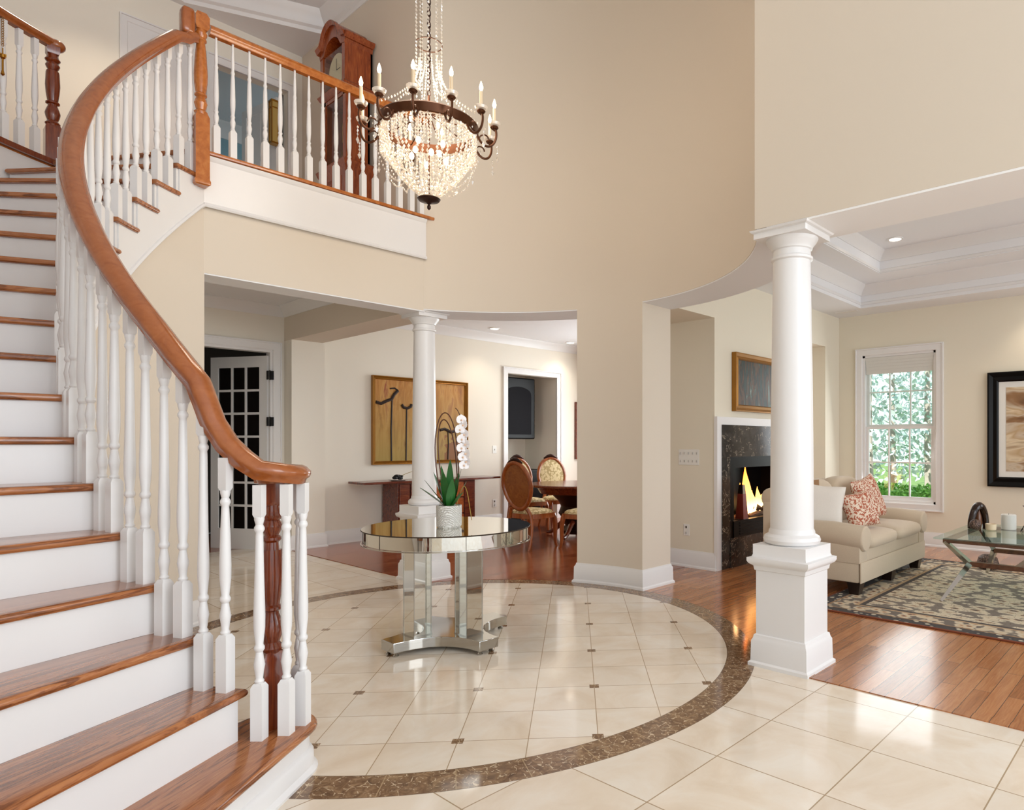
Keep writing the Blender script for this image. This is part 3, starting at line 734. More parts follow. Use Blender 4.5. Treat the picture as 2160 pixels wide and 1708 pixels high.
# balcony railing
br = thing('balcony_railing', 'straight balcony railing with honey wood rail between newel and curved wall', 'railing', (XB, 5.64, ZF))
MB().sweep([(XB + .04, 5.64, 4.465), (XW + .06, 5.64, 4.465)], [(x * .8, y) for x, y in railprof]).build('handrail', M['cherry'], br, world=True, smooth=50)
MB().box(XB + .0, 5.60, ZF - .028, XW + .1, 5.70, ZF + .002).build('shoe_rail', M['cherry'], br, world=True, bevel=.008)
xs = [1.787, 1.902, 2.020, 2.137, 2.252, 2.366, 2.481, 2.598, 2.713, 2.831, 2.957, 3.075, 3.195, 3.314, 3.437, 3.54]
for x in xs: baluster(br, x, 5.64, ZF, 4.43 - ZF, 0, 'taper')
# landing newel with block cap
nb = MB()
x, y = 1.665, 5.575
H = 1.02
m = MB(); m.lathe([(.04, 0), (.052, .008), (.052, .03), (.046, .045), (.046, .50), (.034, .535)], sq=True, M4=T(x, y, 3.25))
pr = [(.036, .52), (.04, .535), (.044, .545), (.03, .56), (.038, .59), (.043, .61), (.034, .64), (.028, .655), (.04, .665), (.04, .675), (.033, .685), (.043, .76), (.045, .82), (.04, .92), (.03, 1.04), (.028, 1.06), (.038, 1.07), (.038, 1.08), (.03, 1.09), (.04, 1.11), (.042, 1.125), (.034, 1.14), (.034, 1.16)]
m.lathe(pr, 20, T(x, y, 3.25)); m.lathe([(.034, 1.15), (.046, 1.165), (.046, 1.24), (.03, 1.275)], sq=True, M4=T(x, y, 3.25))
m.build('newel_post', M['cherry'], br, world=True, label='orange wood newel post hanging below the landing edge')
a = P(120.6, 2.01)
m = MB(); m.puff(P(123.2, 2.02)[0], P(123.2, 2.02)[1], 4.40, .085, .1, .19, 5); m.build('rail_cap_block', M['rail'], sr, world=True)

# gallery railing top left
gr = thing('gallery_railing', 'upper hall railing above the stair with a dark turned newel', 'railing', (*P(119.5, 3.37), ZF))
gp = [P(119.6 + i * 3.0, 3.37) for i in range(14)]
MB().sweep([(x, y, 4.47) for x, y in gp], [(x * .8, y) for x, y in railprof]).build('handrail', M['rail'], gr, world=True, smooth=50)
MB().sweep([(x, y, ZF) for x, y in gp], [(-.05, -.03), (-.05, .01), (.05, .01), (.05, -.03)]).build('shoe_rail', M['newel'], gr, world=True)
MB().sphere((*P(119.2, 3.37), 4.465), .062, 16, 10, (1, 1, .75)).build('rail_end_cap', M['rail'], gr, world=True)
newel(gr, *P(119.6, 3.37), ZF - .02, .96, M['newel'], .05, .30)
for i in range(1, 17): baluster(gr, *P(119.6 + i * 1.95 + .3, 3.37), ZF, .89, R_(30), 'stair')
# brass ornament hanging from the gallery rail
m = MB(); hx, hy_ = P(126.1, 3.35); z0 = 4.43
for k in range(12): m.tube([(hx + .006 * math.cos(a * PI / 4), hy_, z0 - .018 * k + .011 * math.sin(a * PI / 4)) for a in range(8)], .002, 6, closed=True)
m.lathe([(.002, -.2), (.012, -.19), (.006, -.16), (.006, -.08), (.016, -.07), (.016, -.05), (.004, -.04), (.004, 0)], 10, T(hx, hy_, z0 - .22))
m.box(hx - .02, hy_ - .003, z0 - .28, hx + .02, hy_ + .003, z0 - .26)
tag(centre(m.build('hanging_ornament', M['brass'])), 'small brass ornament hanging on a chain from the upper hall rail', 'ornament')

# ================================================================== COLUMNS
def column(x, y, r, label, hb=.195):
    t = thing('column', label, 'column', (x, y, 0), group='round white columns flanking the rotunda')
    def sq(pr): return MB().lathe([(a, b) for a, b in pr], sq=True)
    k = hb / .195
    sq([(a * k, b) for a, b in [(.195, 0), (.195, .02), (.183, .03), (.18, .15), (.172, .165), (.168, .185), (.16, .19)]]).build('plinth', M['white'], t)
    sq([(.158 * k, .185), (.158 * k, .6)]).build('pedestal', M['white'], t, smooth=0)
    sq([(a * k, b) for a, b in [(.16, .575), (.166, .58), (.17, .605), (.192, .62), (.2, .635), (.2, .655), (.178, .66), (.172, .675), (.172, .735), (.15, .737)]]).build('pedestal_cap', M['white'], t)
    q = r / .13
    MB().lathe([(a * q, b) for a, b in [(.15, .735), (.165, .745), (.172, .765), (.165, .785), (.148, .795), (.14, .8), (.138, .815), (.131, .83)]], 40).build('base_moulding', M['white'], t)
    pr = []
    for i in range(13):
        u = i / 12; pr.append((r * (1 - .14 * u ** 1.6), .825 + (2.46 - .825) * u))
    MB().lathe(pr, 40).build('shaft', M['white'], t)
    rt = r * .86
    MB().lathe([(rt, 2.455), (rt + .012, 2.462), (rt + .014, 2.475), (rt + .002, 2.485), (rt, 2.52), (rt + .01, 2.525), (rt + .014, 2.54), (rt + .035, 2.565), (rt + .045, 2.585), (rt + .045, 2.59)], 40).build('capital', M['white'], t)
    ab = rt + .065
    MB().lathe([(ab - .008, 2.588), (ab - .008, 2.622), (ab + .006, 2.628), (ab + .012, 2.638)], sq=True).build('abacus', M['white'], t)
column(3.735, 1.867, .13, 'large round white column on a square pedestal in front of the living room')
column(3.70, 5.83, .118, 'distant round white column standing behind the mirrored table')

# ================================================================== MIRRORED TABLE
tx, ty = 2.64, 3.87
tb = thing('pedestal_table', 'round mirrored pedestal table with four mirrored pillars on a cross base', 'table', (tx, ty, 0))
zt = .785; r = .555
top = MB().lathe([(0, zt - .09), (r - .012, zt - .09), (r - .012, zt - .005), (r - .002, zt - .003), (r, zt), (0, zt)][1:5], 64).build('tabletop', M['mirror'], tb)
m = MB().lathe([(r + .004, zt - .098), (r + .004, zt - .092), (r - .004, zt - .091), (r + .004, zt - .098)], 64, cap=False).build('rim_band', M['mirror_base'], top)
m = MB().lathe([(r - .0, zt - .008), (r + .003, zt - .004), (r, zt - .001), (r - .0, zt - .008)], 64, cap=False).build('rim_edge', M['seam'], top)
m = MB()
for k in range(12): m.box(r - .013, -.0014, zt - .091, r - .0105, .0014, zt - .006, T(rz=k * 30 + 7))
m.build('panel_seams', M['seam'], top, smooth=0)
# cross base with concave sides
bp = []
for k in range(4):
    a0 = k * 90
    for q, (rr, off) in enumerate(((.45, -.075), (.45, .075))): bp.append((rr * math.cos(R_(a0)) - off * math.sin(R_(a0)), rr * math.sin(R_(a0)) + off * math.cos(R_(a0))))
    c = (.62 * math.cos(R_(a0 + 45)), .62 * math.sin(R_(a0 + 45)))
    for j in range(1, 8):
        p0 = Vector(bp[-1] if j == 1 else s0); 
        if j == 1: s0 = bp[-1]
        p2 = Vector((.45 * math.cos(R_(a0 + 90)) + .075 * math.sin(R_(a0 + 90)), .45 * math.sin(R_(a0 + 90)) - .075 * math.cos(R_(a0 + 90))))
        p1 = Vector((.11 * math.cos(R_(a0 + 45)), .11 * math.sin(R_(a0 + 45)))); u = j / 8
        b = Vector(s0) * (1 - u) ** 2 + p1 * 2 * u * (1 - u) + p2 * u * u; bp.append((b.x, b.y))
m = MB(); m.prism(bp, .03, .095)
base = m.build('cross_base', M['mirror_base'], tb, smooth=20, bevel=.004)
for k in range(4):
    a0 = R_(k * 90)
    for s_ in (-.045, .045):
        MB().lathe([(.016, 0), (.02, .008), (.014, .014), (.008, .031)], 14, T(.415 * math.cos(a0) - s_ * math.sin(a0), .415 * math.sin(a0) + s_ * math.cos(a0), 0)).build('levelling_foot', M['chrome'], base)
    if k not in (2, 3): continue
    mm = MB().cbox(0, 0, .4, .125, .125, .62, T(.235 * math.cos(a0), .235 * math.sin(a0), 0, rz=k * 90))
    lg = mm.build('pillar', M['mirror'], tb, smooth=0)
    mm = MB()
    for sx in (-1, 1):
        for sy in (-1, 1): mm.cbox(sx * .062, sy * .062, .4, .006, .006, .62)
    mm.cbox(0, 0, .098, .135, .135, .008)
    v = MB(); M4 = T(.235 * math.cos(a0), .235 * math.sin(a0), 0, rz=k * 90); v.add([tuple(M4 @ Vector(p)) for p in mm.v], mm.f); v.build('pillar_edge', M['mirror_base'], lg, smooth=0)

# orchid
ox, oy = 2.60, 3.80
oc = thing('potted_orchid', 'white orchid with arching stems in a white ribbed pot on mirrored table', 'plant', (ox, oy, zt))
t = NT('white_ribbed_ceramic'); o_ = t.obj(); wv = t.n.new('ShaderNodeTexWave'); t.l.new(o_, wv.inputs[0]); wv.inputs['Scale'].default_value = 40; wv.inputs['Distortion'].default_value = 6; wv.bands_direction = 'DIAGONAL'
potm = t.set(base=t.mix(wv.outputs['Fac'], srgb(206, 202, 194), srgb(240, 238, 232)), rough=.35, normal=t.bump(wv.outputs['Fac'], .8, .006))
MB().lathe([(.0, 0), (.074, 0), (.082, .012), (.084, .14), (.083, .148), (.076, .148), (.074, .13), (.0, .13)], 32).build('pot', potm, oc)
MB().lathe([(.073, .12), (.06, .14), (.02, .145)], 16).build('moss', flat('dry_moss', srgb(70, 62, 34), .9), oc)
leafm = flat('orchid_leaf', srgb(38, 108, 40), .35, .25); stemm = flat('orchid_stem', srgb(92, 50, 24), .5, .1)
rt_ = Vector((.6506, -.7594, 0)); fw_ = Vector((.7594, .6506, 0))
def leafmesh(base, d, L, wd, rise, droop, fold=.25):
    m = MB(); v = []; f = []; d = d.normalized(); sd = d.cross(Vector((0, 0, 1))).normalized(); K = 10
    for i in range(K + 1):
        u = i / K; c = base + d * (L * u * (1 - .25 * u * droop)) + Vector((0, 0, 1)) * (rise * u - droop * .5 * u * u * L)
        ww = wd * (math.sin(PI * min(1, .12 + u * .88)) ** .7) * (1 - .3 * u) if u < 1 else .0005
        v += [tuple(c - sd * ww), tuple(c - Vector((0, 0, fold * ww))), tuple(c + sd * ww), tuple(c - Vector((0, 0, fold * ww + .003)))]
    for i in range(K):
        o = 4 * i
        for a, b in ((0, 1), (1, 2), (2, 3), (3, 0)): f.append((o + a, o + b, o + 4 + b, o + 4 + a))
    return m.add(v, f)
for (ang, L, rise, wd, dr) in ((185, .19, .16, .020, .3), (170, .10, .24, .024, .1), (150, .06, .28, .026, .0), (95, .03, .32, .024, 0), (20, .07, .27, .026, .05), (5, .11, .19, .024, .3), (200, .15, .20, .02, .2), (250, .05, .24, .028, .05), (300, .07, .20, .026, .2), (60, .08, .24, .024, .1), (350, .10, .13, .026, .5)):
    d = rt_ * math.cos(R_(ang)) + fw_ * math.sin(R_(ang))
    leafmesh(Vector((0, 0, .135)) + d * .015, d, L, wd * 1.35, rise, dr).build('leaf', leafm, oc, smooth=60)
def bez(p, n=24):
    out = []
    for i in range(n + 1):
        u = i / n; q = [Vector(a) for a in p]
        while len(q) > 1: q = [q[j].lerp(q[j + 1], u) for j in range(len(q) - 1)]
        out.append(q[0])
    return out
def cam3(a, b, z): return tuple(rt_ * a + fw_ * b + Vector((0, 0, z)))
s1 = bez([cam3(-.03, 0, .14), cam3(-.10, 0, .45), cam3(-.15, .02, .86), cam3(.07, .02, .90), cam3(.045, 0, .52)])
s2 = bez([cam3(-.02, 0, .14), cam3(-.08, .03, .5), cam3(-.16, .03, .82), cam3(-.02, .03, .84), cam3(.05, .02, .56)])
s1 = bez([cam3(-.03, 0, .14), cam3(-.13, 0, .42), cam3(-.155, .0, .92), cam3(.05, .01, .96), cam3(.055, 0, .60), cam3(.065, 0, .36)])
s2 = bez([cam3(-.02, .01, .14), cam3(-.09, .03, .45), cam3(-.16, .03, .86), cam3(.02, .02, .90), cam3(.04, .02, .55), cam3(.05, .02, .32)])
for s_ in (s1, s2): MB().tube(s_, .0042, 8).build('stem', stemm, oc)
flm = flat('white_orchid_petal', srgb(250, 246, 246), .6, .02, sss=.0)
fc = flat('orchid_lip', srgb(236, 200, 170), .5)
def orchid_flower(c, rz, tilt, s_):
    m = MB(); M0 = Matrix.Translation(c) @ Matrix.Rotation(rz, 4, 'Z') @ Matrix.Rotation(tilt, 4, 'X')
    for k, (a, ln, wd) in enumerate(((90, .036, .017), (210, .034, .016), (330, .034, .016), (20, .034, .026), (160, .034, .026))):
        v = []; f = []; K = 6
        for i in range(K + 1):
            u = i / K; w_ = wd * math.sin(PI * (.06 + .9 * u)) ** .6
            for e in (-1, 0, 1): v.append((s_ * (ln * u * math.cos(R_(a)) - e * w_ * math.sin(R_(a))), s_ * (-.006 * u + .004 * abs(e)), s_ * (ln * u * math.sin(R_(a)) + e * w_ * math.cos(R_(a)))))
        for i in range(K):
            for e in range(2): f.append((3 * i + e, 3 * i + e + 1, 3 * i + 4 + e, 3 * i + 3 + e))
        m.add(v, f, M0)
    fl_ = m.build('flower', flm, oc, smooth=60, noweld=True)
    MB().sphere((0, -.006, -.003), .0065 * s_, 8, 6, (1, 1.2, 1.1), M0).build('flower_lip', fc, fl_)
sf = [cam3(.085, -.01, .70), cam3(.10, -.01, .665), cam3(.078, -.02, .635), cam3(.108, -.01, .60), cam3(.09, -.02, .57), cam3(.115, -.015, .535), cam3(.088, -.02, .51), cam3(.118, -.015, .475), cam3(.097, -.02, .45), cam3(.12, -.01, .42), cam3(.105, -.02, .395)]
for i, c in enumerate(sf): orchid_flower((c[0], c[1], c[2] + .02), TH - PI / 2 + (-.5 if i % 2 else .5), random.uniform(-.3, .3), 1.0)
MB().tube(bez([cam3(.04, .01, .80), cam3(.08, 0, .78), cam3(.11, 0, .62), cam3(.11, 0, .42)]), .003, 6).build('stem', stemm, oc)
MB().tube(bez([cam3(.05, 0, .14), cam3(.12, -.02, .42), cam3(.13, -.02, .20), cam3(.16, -.03, .05)]), .0025, 6).build('aerial_root', flat('yellow_green_root', srgb(170, 140, 60), .6), oc)

# ================================================================== CHANDELIER
hx, hy_, hz_ = 2.486, 3.862, 3.44
ch = thing('chandelier', 'bronze and crystal basket chandelier with lit candle bulbs over the foyer', 'chandelier', (hx, hy_, hz_ - .5))
Z = .5      # local height of ring
MB().lathe([(.31, Z - .035), (.318, Z - .03), (.322, Z), (.326, Z + .02), (.318, Z + .03), (.304, Z + .03), (.304, Z - .035), (.31, Z - .035)], 48, cap=False).build('ring', M['bronze'], ch)
m = MB()
for k in range(9): m.tube([(.304 * math.cos(R_(k * 40)), .304 * math.sin(R_(k * 40)), Z), (0, 0, Z + .10)], .004, 6)
m.lathe([(.004, .02), (.01, .03), (.006, .1), (.006, Z + .1), (.016, Z + .12), (.03, Z + .14), (.012, Z + .17), (.008, Z + .22)], 12)
m.build('central_stem', M['bronze'], ch)
MB().lathe([(.003, -.06), (.012, -.05), (.012, -.035), (.006, -.025), (.02, -.012), (.066, .0), (.075, .012), (.06, .022), (.02, .03)], 28, T(0, 0, .02)).build('finial', M['darkbronze'], ch)
m = MB(); z = Z + .2; k = 0
while z < 3.35:
    a = k % 2; m.tube([((.012 * math.cos(q * PI / 5) if a else 0), (0 if a else .012 * math.cos(q * PI / 5)), z + .024 * math.sin(q * PI / 5)) for q in range(10)], .0035, 6, closed=True); z += .038; k += 1
m.build('chain', M['darkbronze'], ch)
m = MB(); rnd = random.Random(3)
NB = 52
for i in range(NB):
    a0 = 2 * PI * i / NB
    if i % 4 == 3: continue
    for j in range(20):
        u = j / 19; rr = .275 * (1 - u ** 1.9) + .035; zz = Z - .04 - .42 * (u ** .95)
        if u > .8: rr = max(rr, .05)
        a = a0 + rnd.uniform(-.02, .02)
        if rr < .11 and i % 2: continue
        m.octa((rr * math.cos(a), rr * math.sin(a), zz), .0095 + rnd.uniform(-.001, .003), .0150, rnd.uniform(0, PI))
m.build('crystal_basket', M['crystal'], ch, smooth=0, kind='stuff')
m = MB()
for i in range(NB):
    a = 2 * PI * (i + .5) / NB
    for j in range(8):
        m.octa((.305 * math.cos(a), .305 * math.sin(a), Z - .042 - j * .02), .0105, .0135, rnd.uniform(0, PI))
for i in range(12):
    a = 2 * PI * (i + .5) / 12
    for j in range(30):
        u = j / 29; rr = .36 - .24 * u; zz = Z - .06 - .16 * math.sin(u * PI) - .28 * u
        m.octa((rr * math.cos(a + .12 * math.sin(u * 9)), rr * math.sin(a + .12 * math.sin(u * 9)), zz), .0055, .009, rnd.uniform(0, PI))
m.build('crystal_swags', M['crystal'], ch, smooth=0, kind='stuff')
m = MB()
for i in range(10):
    a = 2 * PI * i / 10
    for j in range(26):
        u = j / 25; rr = .30 * (1 - u) ** 2.2 + .065; zz = Z + .04 + .42 * u
        m.octa((rr * math.cos(a), rr * math.sin(a), zz), .0065, .0105, rnd.uniform(0, PI))
    for j in range(60):
        m.octa((.085 * math.cos(a + .3), .085 * math.sin(a + .3), Z + .22 + j * .026), .006, .012, rnd.uniform(0, PI))
m.build('crystal_strands', M['crystal'], ch, smooth=0, kind='stuff')
m = MB()
for q in (Z + .56, Z + 1.2): MB().tube([(.085 * math.cos(a * PI / 12), .085 * math.sin(a * PI / 12), q) for a in range(24)], .003, 6, closed=True).build('strand_hoop', M['bronze'], ch)
for k in range(12):
    a0 = 15 + 30 * k; Mk = T(rz=a0)
    p = bez([(.31, 0, Z - .01), (.35, 0, Z - .16), (.47, 0, Z - .14), (.45, 0, Z + .02), (.43, 0, Z + .015)], 20)
    am = MB().tube(p, .008, 8, Mk); am.tube([(.36 + .03 * math.cos(q * PI / 7), 0, Z - .055 + .028 * math.sin(q * PI / 7)) for q in range(11)], .005, 6, Mk)
    Mc = Mk @ Matrix.Translation((.43, 0, Z))
    am.lathe([(.006, .0), (.012, .01), (.02, .012), (.028, .022), (.026, .028), (.012, .03), (.013, .045)], 14, Mc)
    ao = am.build('arm', M['bronze'], ch)
    MB().lathe([(.012, .032), (.035, .036), (.042, .052), (.04, .054), (.03, .042), (.012, .038), (.012, .032)], 14, Mc, cap=False).build('drip_pan', M['crystal'], ao)
    MB().lathe([(.0105, .04), (.0105, .15), (.004, .152)], 12, Mc).build('candle_sleeve', M['candle'], ao)
    MB().lathe([(.005, .15), (.0115, .165), (.0125, .178), (.008, .195), (.0015, .215)], 10, Mc).build('bulb', M['flame_bulb'], ao)
    dm = MB(); 
    for j in range(3): dm.octa((0, 0, -.03 - j * .022), .007, .012, j)
    dm.octa((0, 0, -.11), .012, .024, .3)
    v = MB(); v.add([tuple(Mc @ Vector((p[0] + .02, p[1], p[2] - .08))) for p in dm.v], dm.f); v.build('pendant_drop', M['crystal'], ao, smooth=0)
for k in range(8):
    a = R_(45 * k + 20); MB().sphere((.11 * math.cos(a), .11 * math.sin(a), Z - .12 - .08 * (k % 2)), .016, 10, 8, (1, 1, 1.5)).build('bulb', M['flame_bulb'], ch)
for k in range(4):
    a = R_(90 * k + 30); MB().lathe([(.004, 0), (.0115, .018), (.0125, .03), (.008, .048), (.0015, .068)], 10, T(.13 * math.cos(a), .13 * math.sin(a), Z + .06)).build('bulb', M['flame_bulb'], ch)
point('chandelier_glow', (hx, hy_, hz_ - .15), 3, (1, .72, .42), .12)
point('chandelier_candles_glow', (hx, hy_, hz_ + .30), 30, (1, .84, .66), .35)

# ================================================================== GRANDFATHER CLOCK (upper hall)
ck = thing('grandfather_clock', 'tall reddish wooden grandfather clock with arched bonnet on the upper landing', 'clock', (3.40, 6.84, ZF))
cw = wood('mahogany_clock_wood', srgb(100, 36, 14), srgb(142, 64, 26), srgb(170, 90, 42), (10, 10, 1), .25, .4, 1.4)
def moulding(x0, y0, x1, y1, z, h_, out):
    return MB().lathe([(1, 0), (1, 0)], 4) if False else None
def ring_box(mb, hx_, hy2, prof):       # rectangular lathe
    v = []; f = []
    for e, z in prof:
        v += [(-hx_ - e, -hy2 - e, z), (hx_ + e, -hy2 - e, z), (hx_ + e, hy2 + e, z), (-hx_ - e, hy2 + e, z)]
    for j in range(len(prof) - 1):
        for k in range(4): f.append((4 * j + k, 4 * j + (k + 1) % 4, 4 * j + 4 + (k + 1) % 4, 4 * j + 4 + k))
    n_ = 4 * (len(prof) - 1); f += [(3, 2, 1, 0), (n_, n_ + 1, n_ + 2, n_ + 3)]
    return mb.add(v, f)
ring_box(MB(), .15, .29, [(.02, 0), (.02, .08), (0, .10), (0, .62), (.02, .66), (.03, .70), (.01, .72)]).build('plinth', cw, ck)
MB().box(-.155, -.2, .17, -.149, .2, .56).box(-.158, -.16, .21, -.15, .16, .52).build('plinth_panel', cw, ck, bevel=.004)
m = MB(); m.box(-.13, -.25, .72, -.11, -.19, 1.45).box(-.13, .19, .72, -.11, .25, 1.45).box(-.13, -.25, 1.40, .13, .25, 1.45).box(-.11, -.25, .72, .13, -.232, 1.45).box(-.11, .232, .72, .13, .25, 1.45).box(.11, -.25, .72, .13, .25, 1.45).box(-.13, -.19, .72, -.11, .19, .76)
m.build('waist', cw, ck, smooth=0)
MB().box(-.124, -.19, .76, -.118, .19, 1.40).build('waist_glass', M['glass'], ck, smooth=0)
pm = MB().lathe([(.004, 0), (.004, .5)], 8, T(0, 0, .85)); pm.lathe([(.0, -.008), (.075, -.006), (.08, 0), (.075, .006), (0, .008)], 24, T(-.02, 0, .86, ry=90)); pm.build('pendulum', M['brass'], ck)
for s_ in (-.1, 0, .1): MB().lathe([(.002, .0), (.026, .01), (.026, .22), (.004, .23), (.003, .42)], 16, T(.03, s_, 1.02)).build('weight', M['brass'], ck)
ring_box(MB(), .145, .27, [(-.01, 1.44), (.01, 1.46), (.03, 1.50), (.01, 1.52)]).build('waist_moulding', cw, ck)
m = MB(); m.box(-.15, -.27, 1.52, -.12, -.21, 1.92).box(-.15, .21, 1.52, -.12, .27, 1.92).box(-.12, -.27, 1.52, .15, -.25, 1.98).box(-.12, .25, 1.52, .15, .27, 1.98).box(.13, -.27, 1.52, .15, .27, 2.0)
m.build('hood', cw, ck, smooth=0)
# arched front and bonnet
def arch_pts(w_, z0, rise, n_=20):
    out = []
    for i in range(n_ + 1):
        u = -1 + 2 * i / n_; sh = (0 if abs(u) > .62 else math.sqrt(max(0, 1 - (u / .62) ** 2)))
        out.append((u * w_, z0 + rise * (sh * .8 + .2 * (1 - u * u))))
    return out
av = arch_pts(.30, 1.99, .20); m = MB(); v = []; f = []
lo = arch_pts(.27, 1.90, .14)
for (y, z), (y2, z2) in zip(av, lo):
    v += [(-.155, y, z), (.15, y, z), (.15, y2, z2), (-.155, y2, z2)]
for i in range(len(av) - 1):
    for k in range(4): f.append((4 * i + k, 4 * i + (k + 1) % 4, 4 * i + 4 + (k + 1) % 4, 4 * i + 4 + k))
f += [(0, 1, 2, 3), (4 * len(av) - 1, 4 * len(av) - 2, 4 * len(av) - 3, 4 * len(av) - 4)]
m.add(v, f).build('bonnet', cw, ck, smooth=40)
m = MB(); m.sweep([(-.155, y, z) for y, z in av], [(0, -.03), (-.02, -.03), (-.03, -.01), (-.045, .01), (0, .012)]); m.build('bonnet_moulding', cw, ck)
m = MB().sweep([(-.155, .30, 1.99), (.15, .30, 1.99)][::-1] if False else [(-.17, -.30, 1.97), (.15, -.30, 1.97)], [(0, -.03), (.02, -.01), (.035, .02), (0, .03)]); m.build('side_cornice', cw, ck)
t = NT('ivory_clock_dial'); MB().lathe([(0, -.003), (.17, -.003), (.17, .003), (0, .003)], 36, T(-.10, 0, 1.73, ry=90)).build('dial', t.set(base=srgb(214, 200, 168), rough=.4), ck)
m = MB().box(-.106, -.003, 1.73, -.104, .003, 1.85).box(-.106, -.08, 1.727, -.104, 0, 1.733); m.build('clock_hands', M['black'], ck, smooth=0)
MB().box(-.142, -.21, 1.54, -.137, .21, 1.9).build('hood_glass', M['glass'], ck, smooth=0)

# blue room contents
dl = MB(); lattice(dl, .74, 2.0, 2, 3, .06, 0, .035, .1, .18, .1); dl.box(.05, .01, .1, .7, .025, 1.95)
v = MB(); Mx = T(3.36, 8.45, ZF + .005, rz=100); v.add([tuple(Mx @ Vector(p)) for p in dl.v], dl.f)
d4 = thing('door_4', '', '', (3.36, 8.45, ZF), kind='structure'); v.build('door_panel', M['white'], d4, world=True, smooth=0)
ml = thing('wall_lantern', 'narrow brass framed lantern seen through the upstairs doorway', 'lantern', (3.26, 8.35, 4.93))
ring_box(MB(), .035, .035, [(0, 0), (0, .5), (-.03, .53)]).build('lamp_glass', flat('amber_lantern_glass', srgb(190, 160, 90), .3), ml)
m = MB()
for sx in (-.037, .037):
    for sy in (-.037, .037): m.cbox(sx, sy, .25, .012, .012, .52)
m.cbox(0, 0, .0, .09, .09, .02).cbox(0, 0, .5, .09, .09, .02).cbox(0, 0, .42, .085, .085, .012); m.build('lantern_frame', M['brass'], ml, smooth=0)
# gold mirror on the blue room's back wall
mr = thing('gilt_mirror', 'gold curved frame mirror on the blue wall beyond the upstairs doorway', 'mirror', (3.05, 10.98, 4.45))
op = []
for i in range(40):
    a = 2 * PI * i / 40; op.append((.42 * math.cos(a) * (1 + .12 * math.cos(4 * a)), .62 * math.sin(a) * (1 + .1 * math.cos(4 * a)) + .65))
MB().sweep([(x, -.01, z) for x, z in op], [(0, 0)], closed=True) if False else None
MB().tube([(x, -.03, z) for x, z in op], .035, 8, closed=True).build('mirror_frame', M['brass'], mr)
m = MB(); m.add([(x, -.015, z) for x, z in op] + [(x, -.005, z) for x, z in op], [tuple(range(40)), tuple(reversed(range(40, 80)))] + [(i, (i + 1) % 40, 40 + (i + 1) % 40, 40 + i) for i in range(40)]); m.build('mirror_glass', M['mirror'], mr, smooth=0)

# ================================================================== PAINTINGS
def frame_parts(t, w_, h_, fw, depth, fm, axis='y', prof=None):
    prof = prof or [(0, 0), (0, depth), (fw * .15, depth), (fw * .5, depth * .6), (fw * .85, depth * .8), (fw, depth * .5), (fw, 0)]
    # rectangle frame in local xz plane, front toward -y ; mitred
    m = MB(); v = []; f = []; K = len(prof)
    for (sx, sz) in ((-1, 0), (1, 0), (1, 1), (-1, 1)):
        for a, d in prof: v.append((sx * (w_ / 2 - a), -d, (a if sz == 0 else h_ - a)))
    for c in range(4):
        for k in range(K): f.append((c * K + k, c * K + (k + 1) % K, ((c + 1) % 4) * K + (k + 1) % K, ((c + 1) % 4) * K + k))
    m.add(v, f); return m.build('frame', fm, t, smooth=0)
gold = flat('dull_gold_frame', srgb(170, 116, 40), .35, .2, metal=.5)
# large yellow flower painting
pt = thing('flower_painting', 'large ochre painting of dark long stemmed flowers in a gold frame', 'painting', (5.481, YA - .003, 1.045))
frame_parts(pt, 1.592, 1.252, .05, .05, gold)
t = NT('ochre_canvas'); x, y, z = t.sep(t.obj()); n1 = t.noise(t.stretch(t.obj(), 6, 1, 1.1), 1.6, 6, .6, .6)
c = t.ramp(n1, [(.3, srgb(140, 78, 22)), (.45, srgb(182, 118, 40)), (.58, srgb(200, 146, 72)), (.7, srgb(150, 62, 26))])
c = t.mix(t.m_('MULTIPLY', t.m_('SUBTRACT', 1.25, z), .6), c, srgb(146, 132, 60))
n2 = t.noise(t.obj(), 3.4, 3); red = t.m_('MULTIPLY', t.m_('GREATER_THAN', x, .38), t.m_('MULTIPLY', t.m_('LESS_THAN', z, .52), t.m_('GREATER_THAN', n2, .46)))
c = t.mix(t.m_('MULTIPLY', red, .6), c, srgb(120, 30, 20))
MB().box(-.76, -.02, .03, .76, -.004, 1.222).build('canvas', t.set(base=c, rough=.5), pt, smooth=0)
ink = flat('dark_brown_paint', srgb(38, 22, 16), .6)
m = MB()
def stroke(pts, r): m.tube([(x, -.0205, z) for x, z in pts], r, 6)
stroke([(-.50, .03), (-.505, .5), (-.49, .98)], .012); m2 = m; m.build('painted_stem', ink, pt)
m = MB(); stroke([(-.27, .03), (-.265, .5), (-.26, .82)], .011); m.build('painted_stem', ink, pt)
m = MB(); stroke([(-.74, .88), (-.66, .86), (-.58, .90), (-.50, .93), (-.46, 1.0), (-.40, 1.06)], .024); m.build('painted_bloom', ink, pt)
m = MB(); stroke([(-.52, 1.08), (-.45, 1.09), (-.40, 1.06)], .012); m.build('painted_bloom', ink, pt)
m = MB(); stroke([(-.34, .86), (-.31, .82), (-.25, .81), (-.20, .83), (-.18, .87)], .022); m.build('painted_bloom', ink, pt)
m = MB(); stroke([(-.08, .66), (.0, .69), (.05, .72)], .015); m.build('painted_bloom', ink, pt)
m = MB(); stroke([(.30, .50), (.38, .52), (.50, .47), (.6, .50), (.72, .56)], .024); m.build('painted_bloom', ink, pt)
m = MB(); stroke([(.44, .03), (.45, .3), (.44, .5)], .01); m.build('painted_stem', ink, pt)
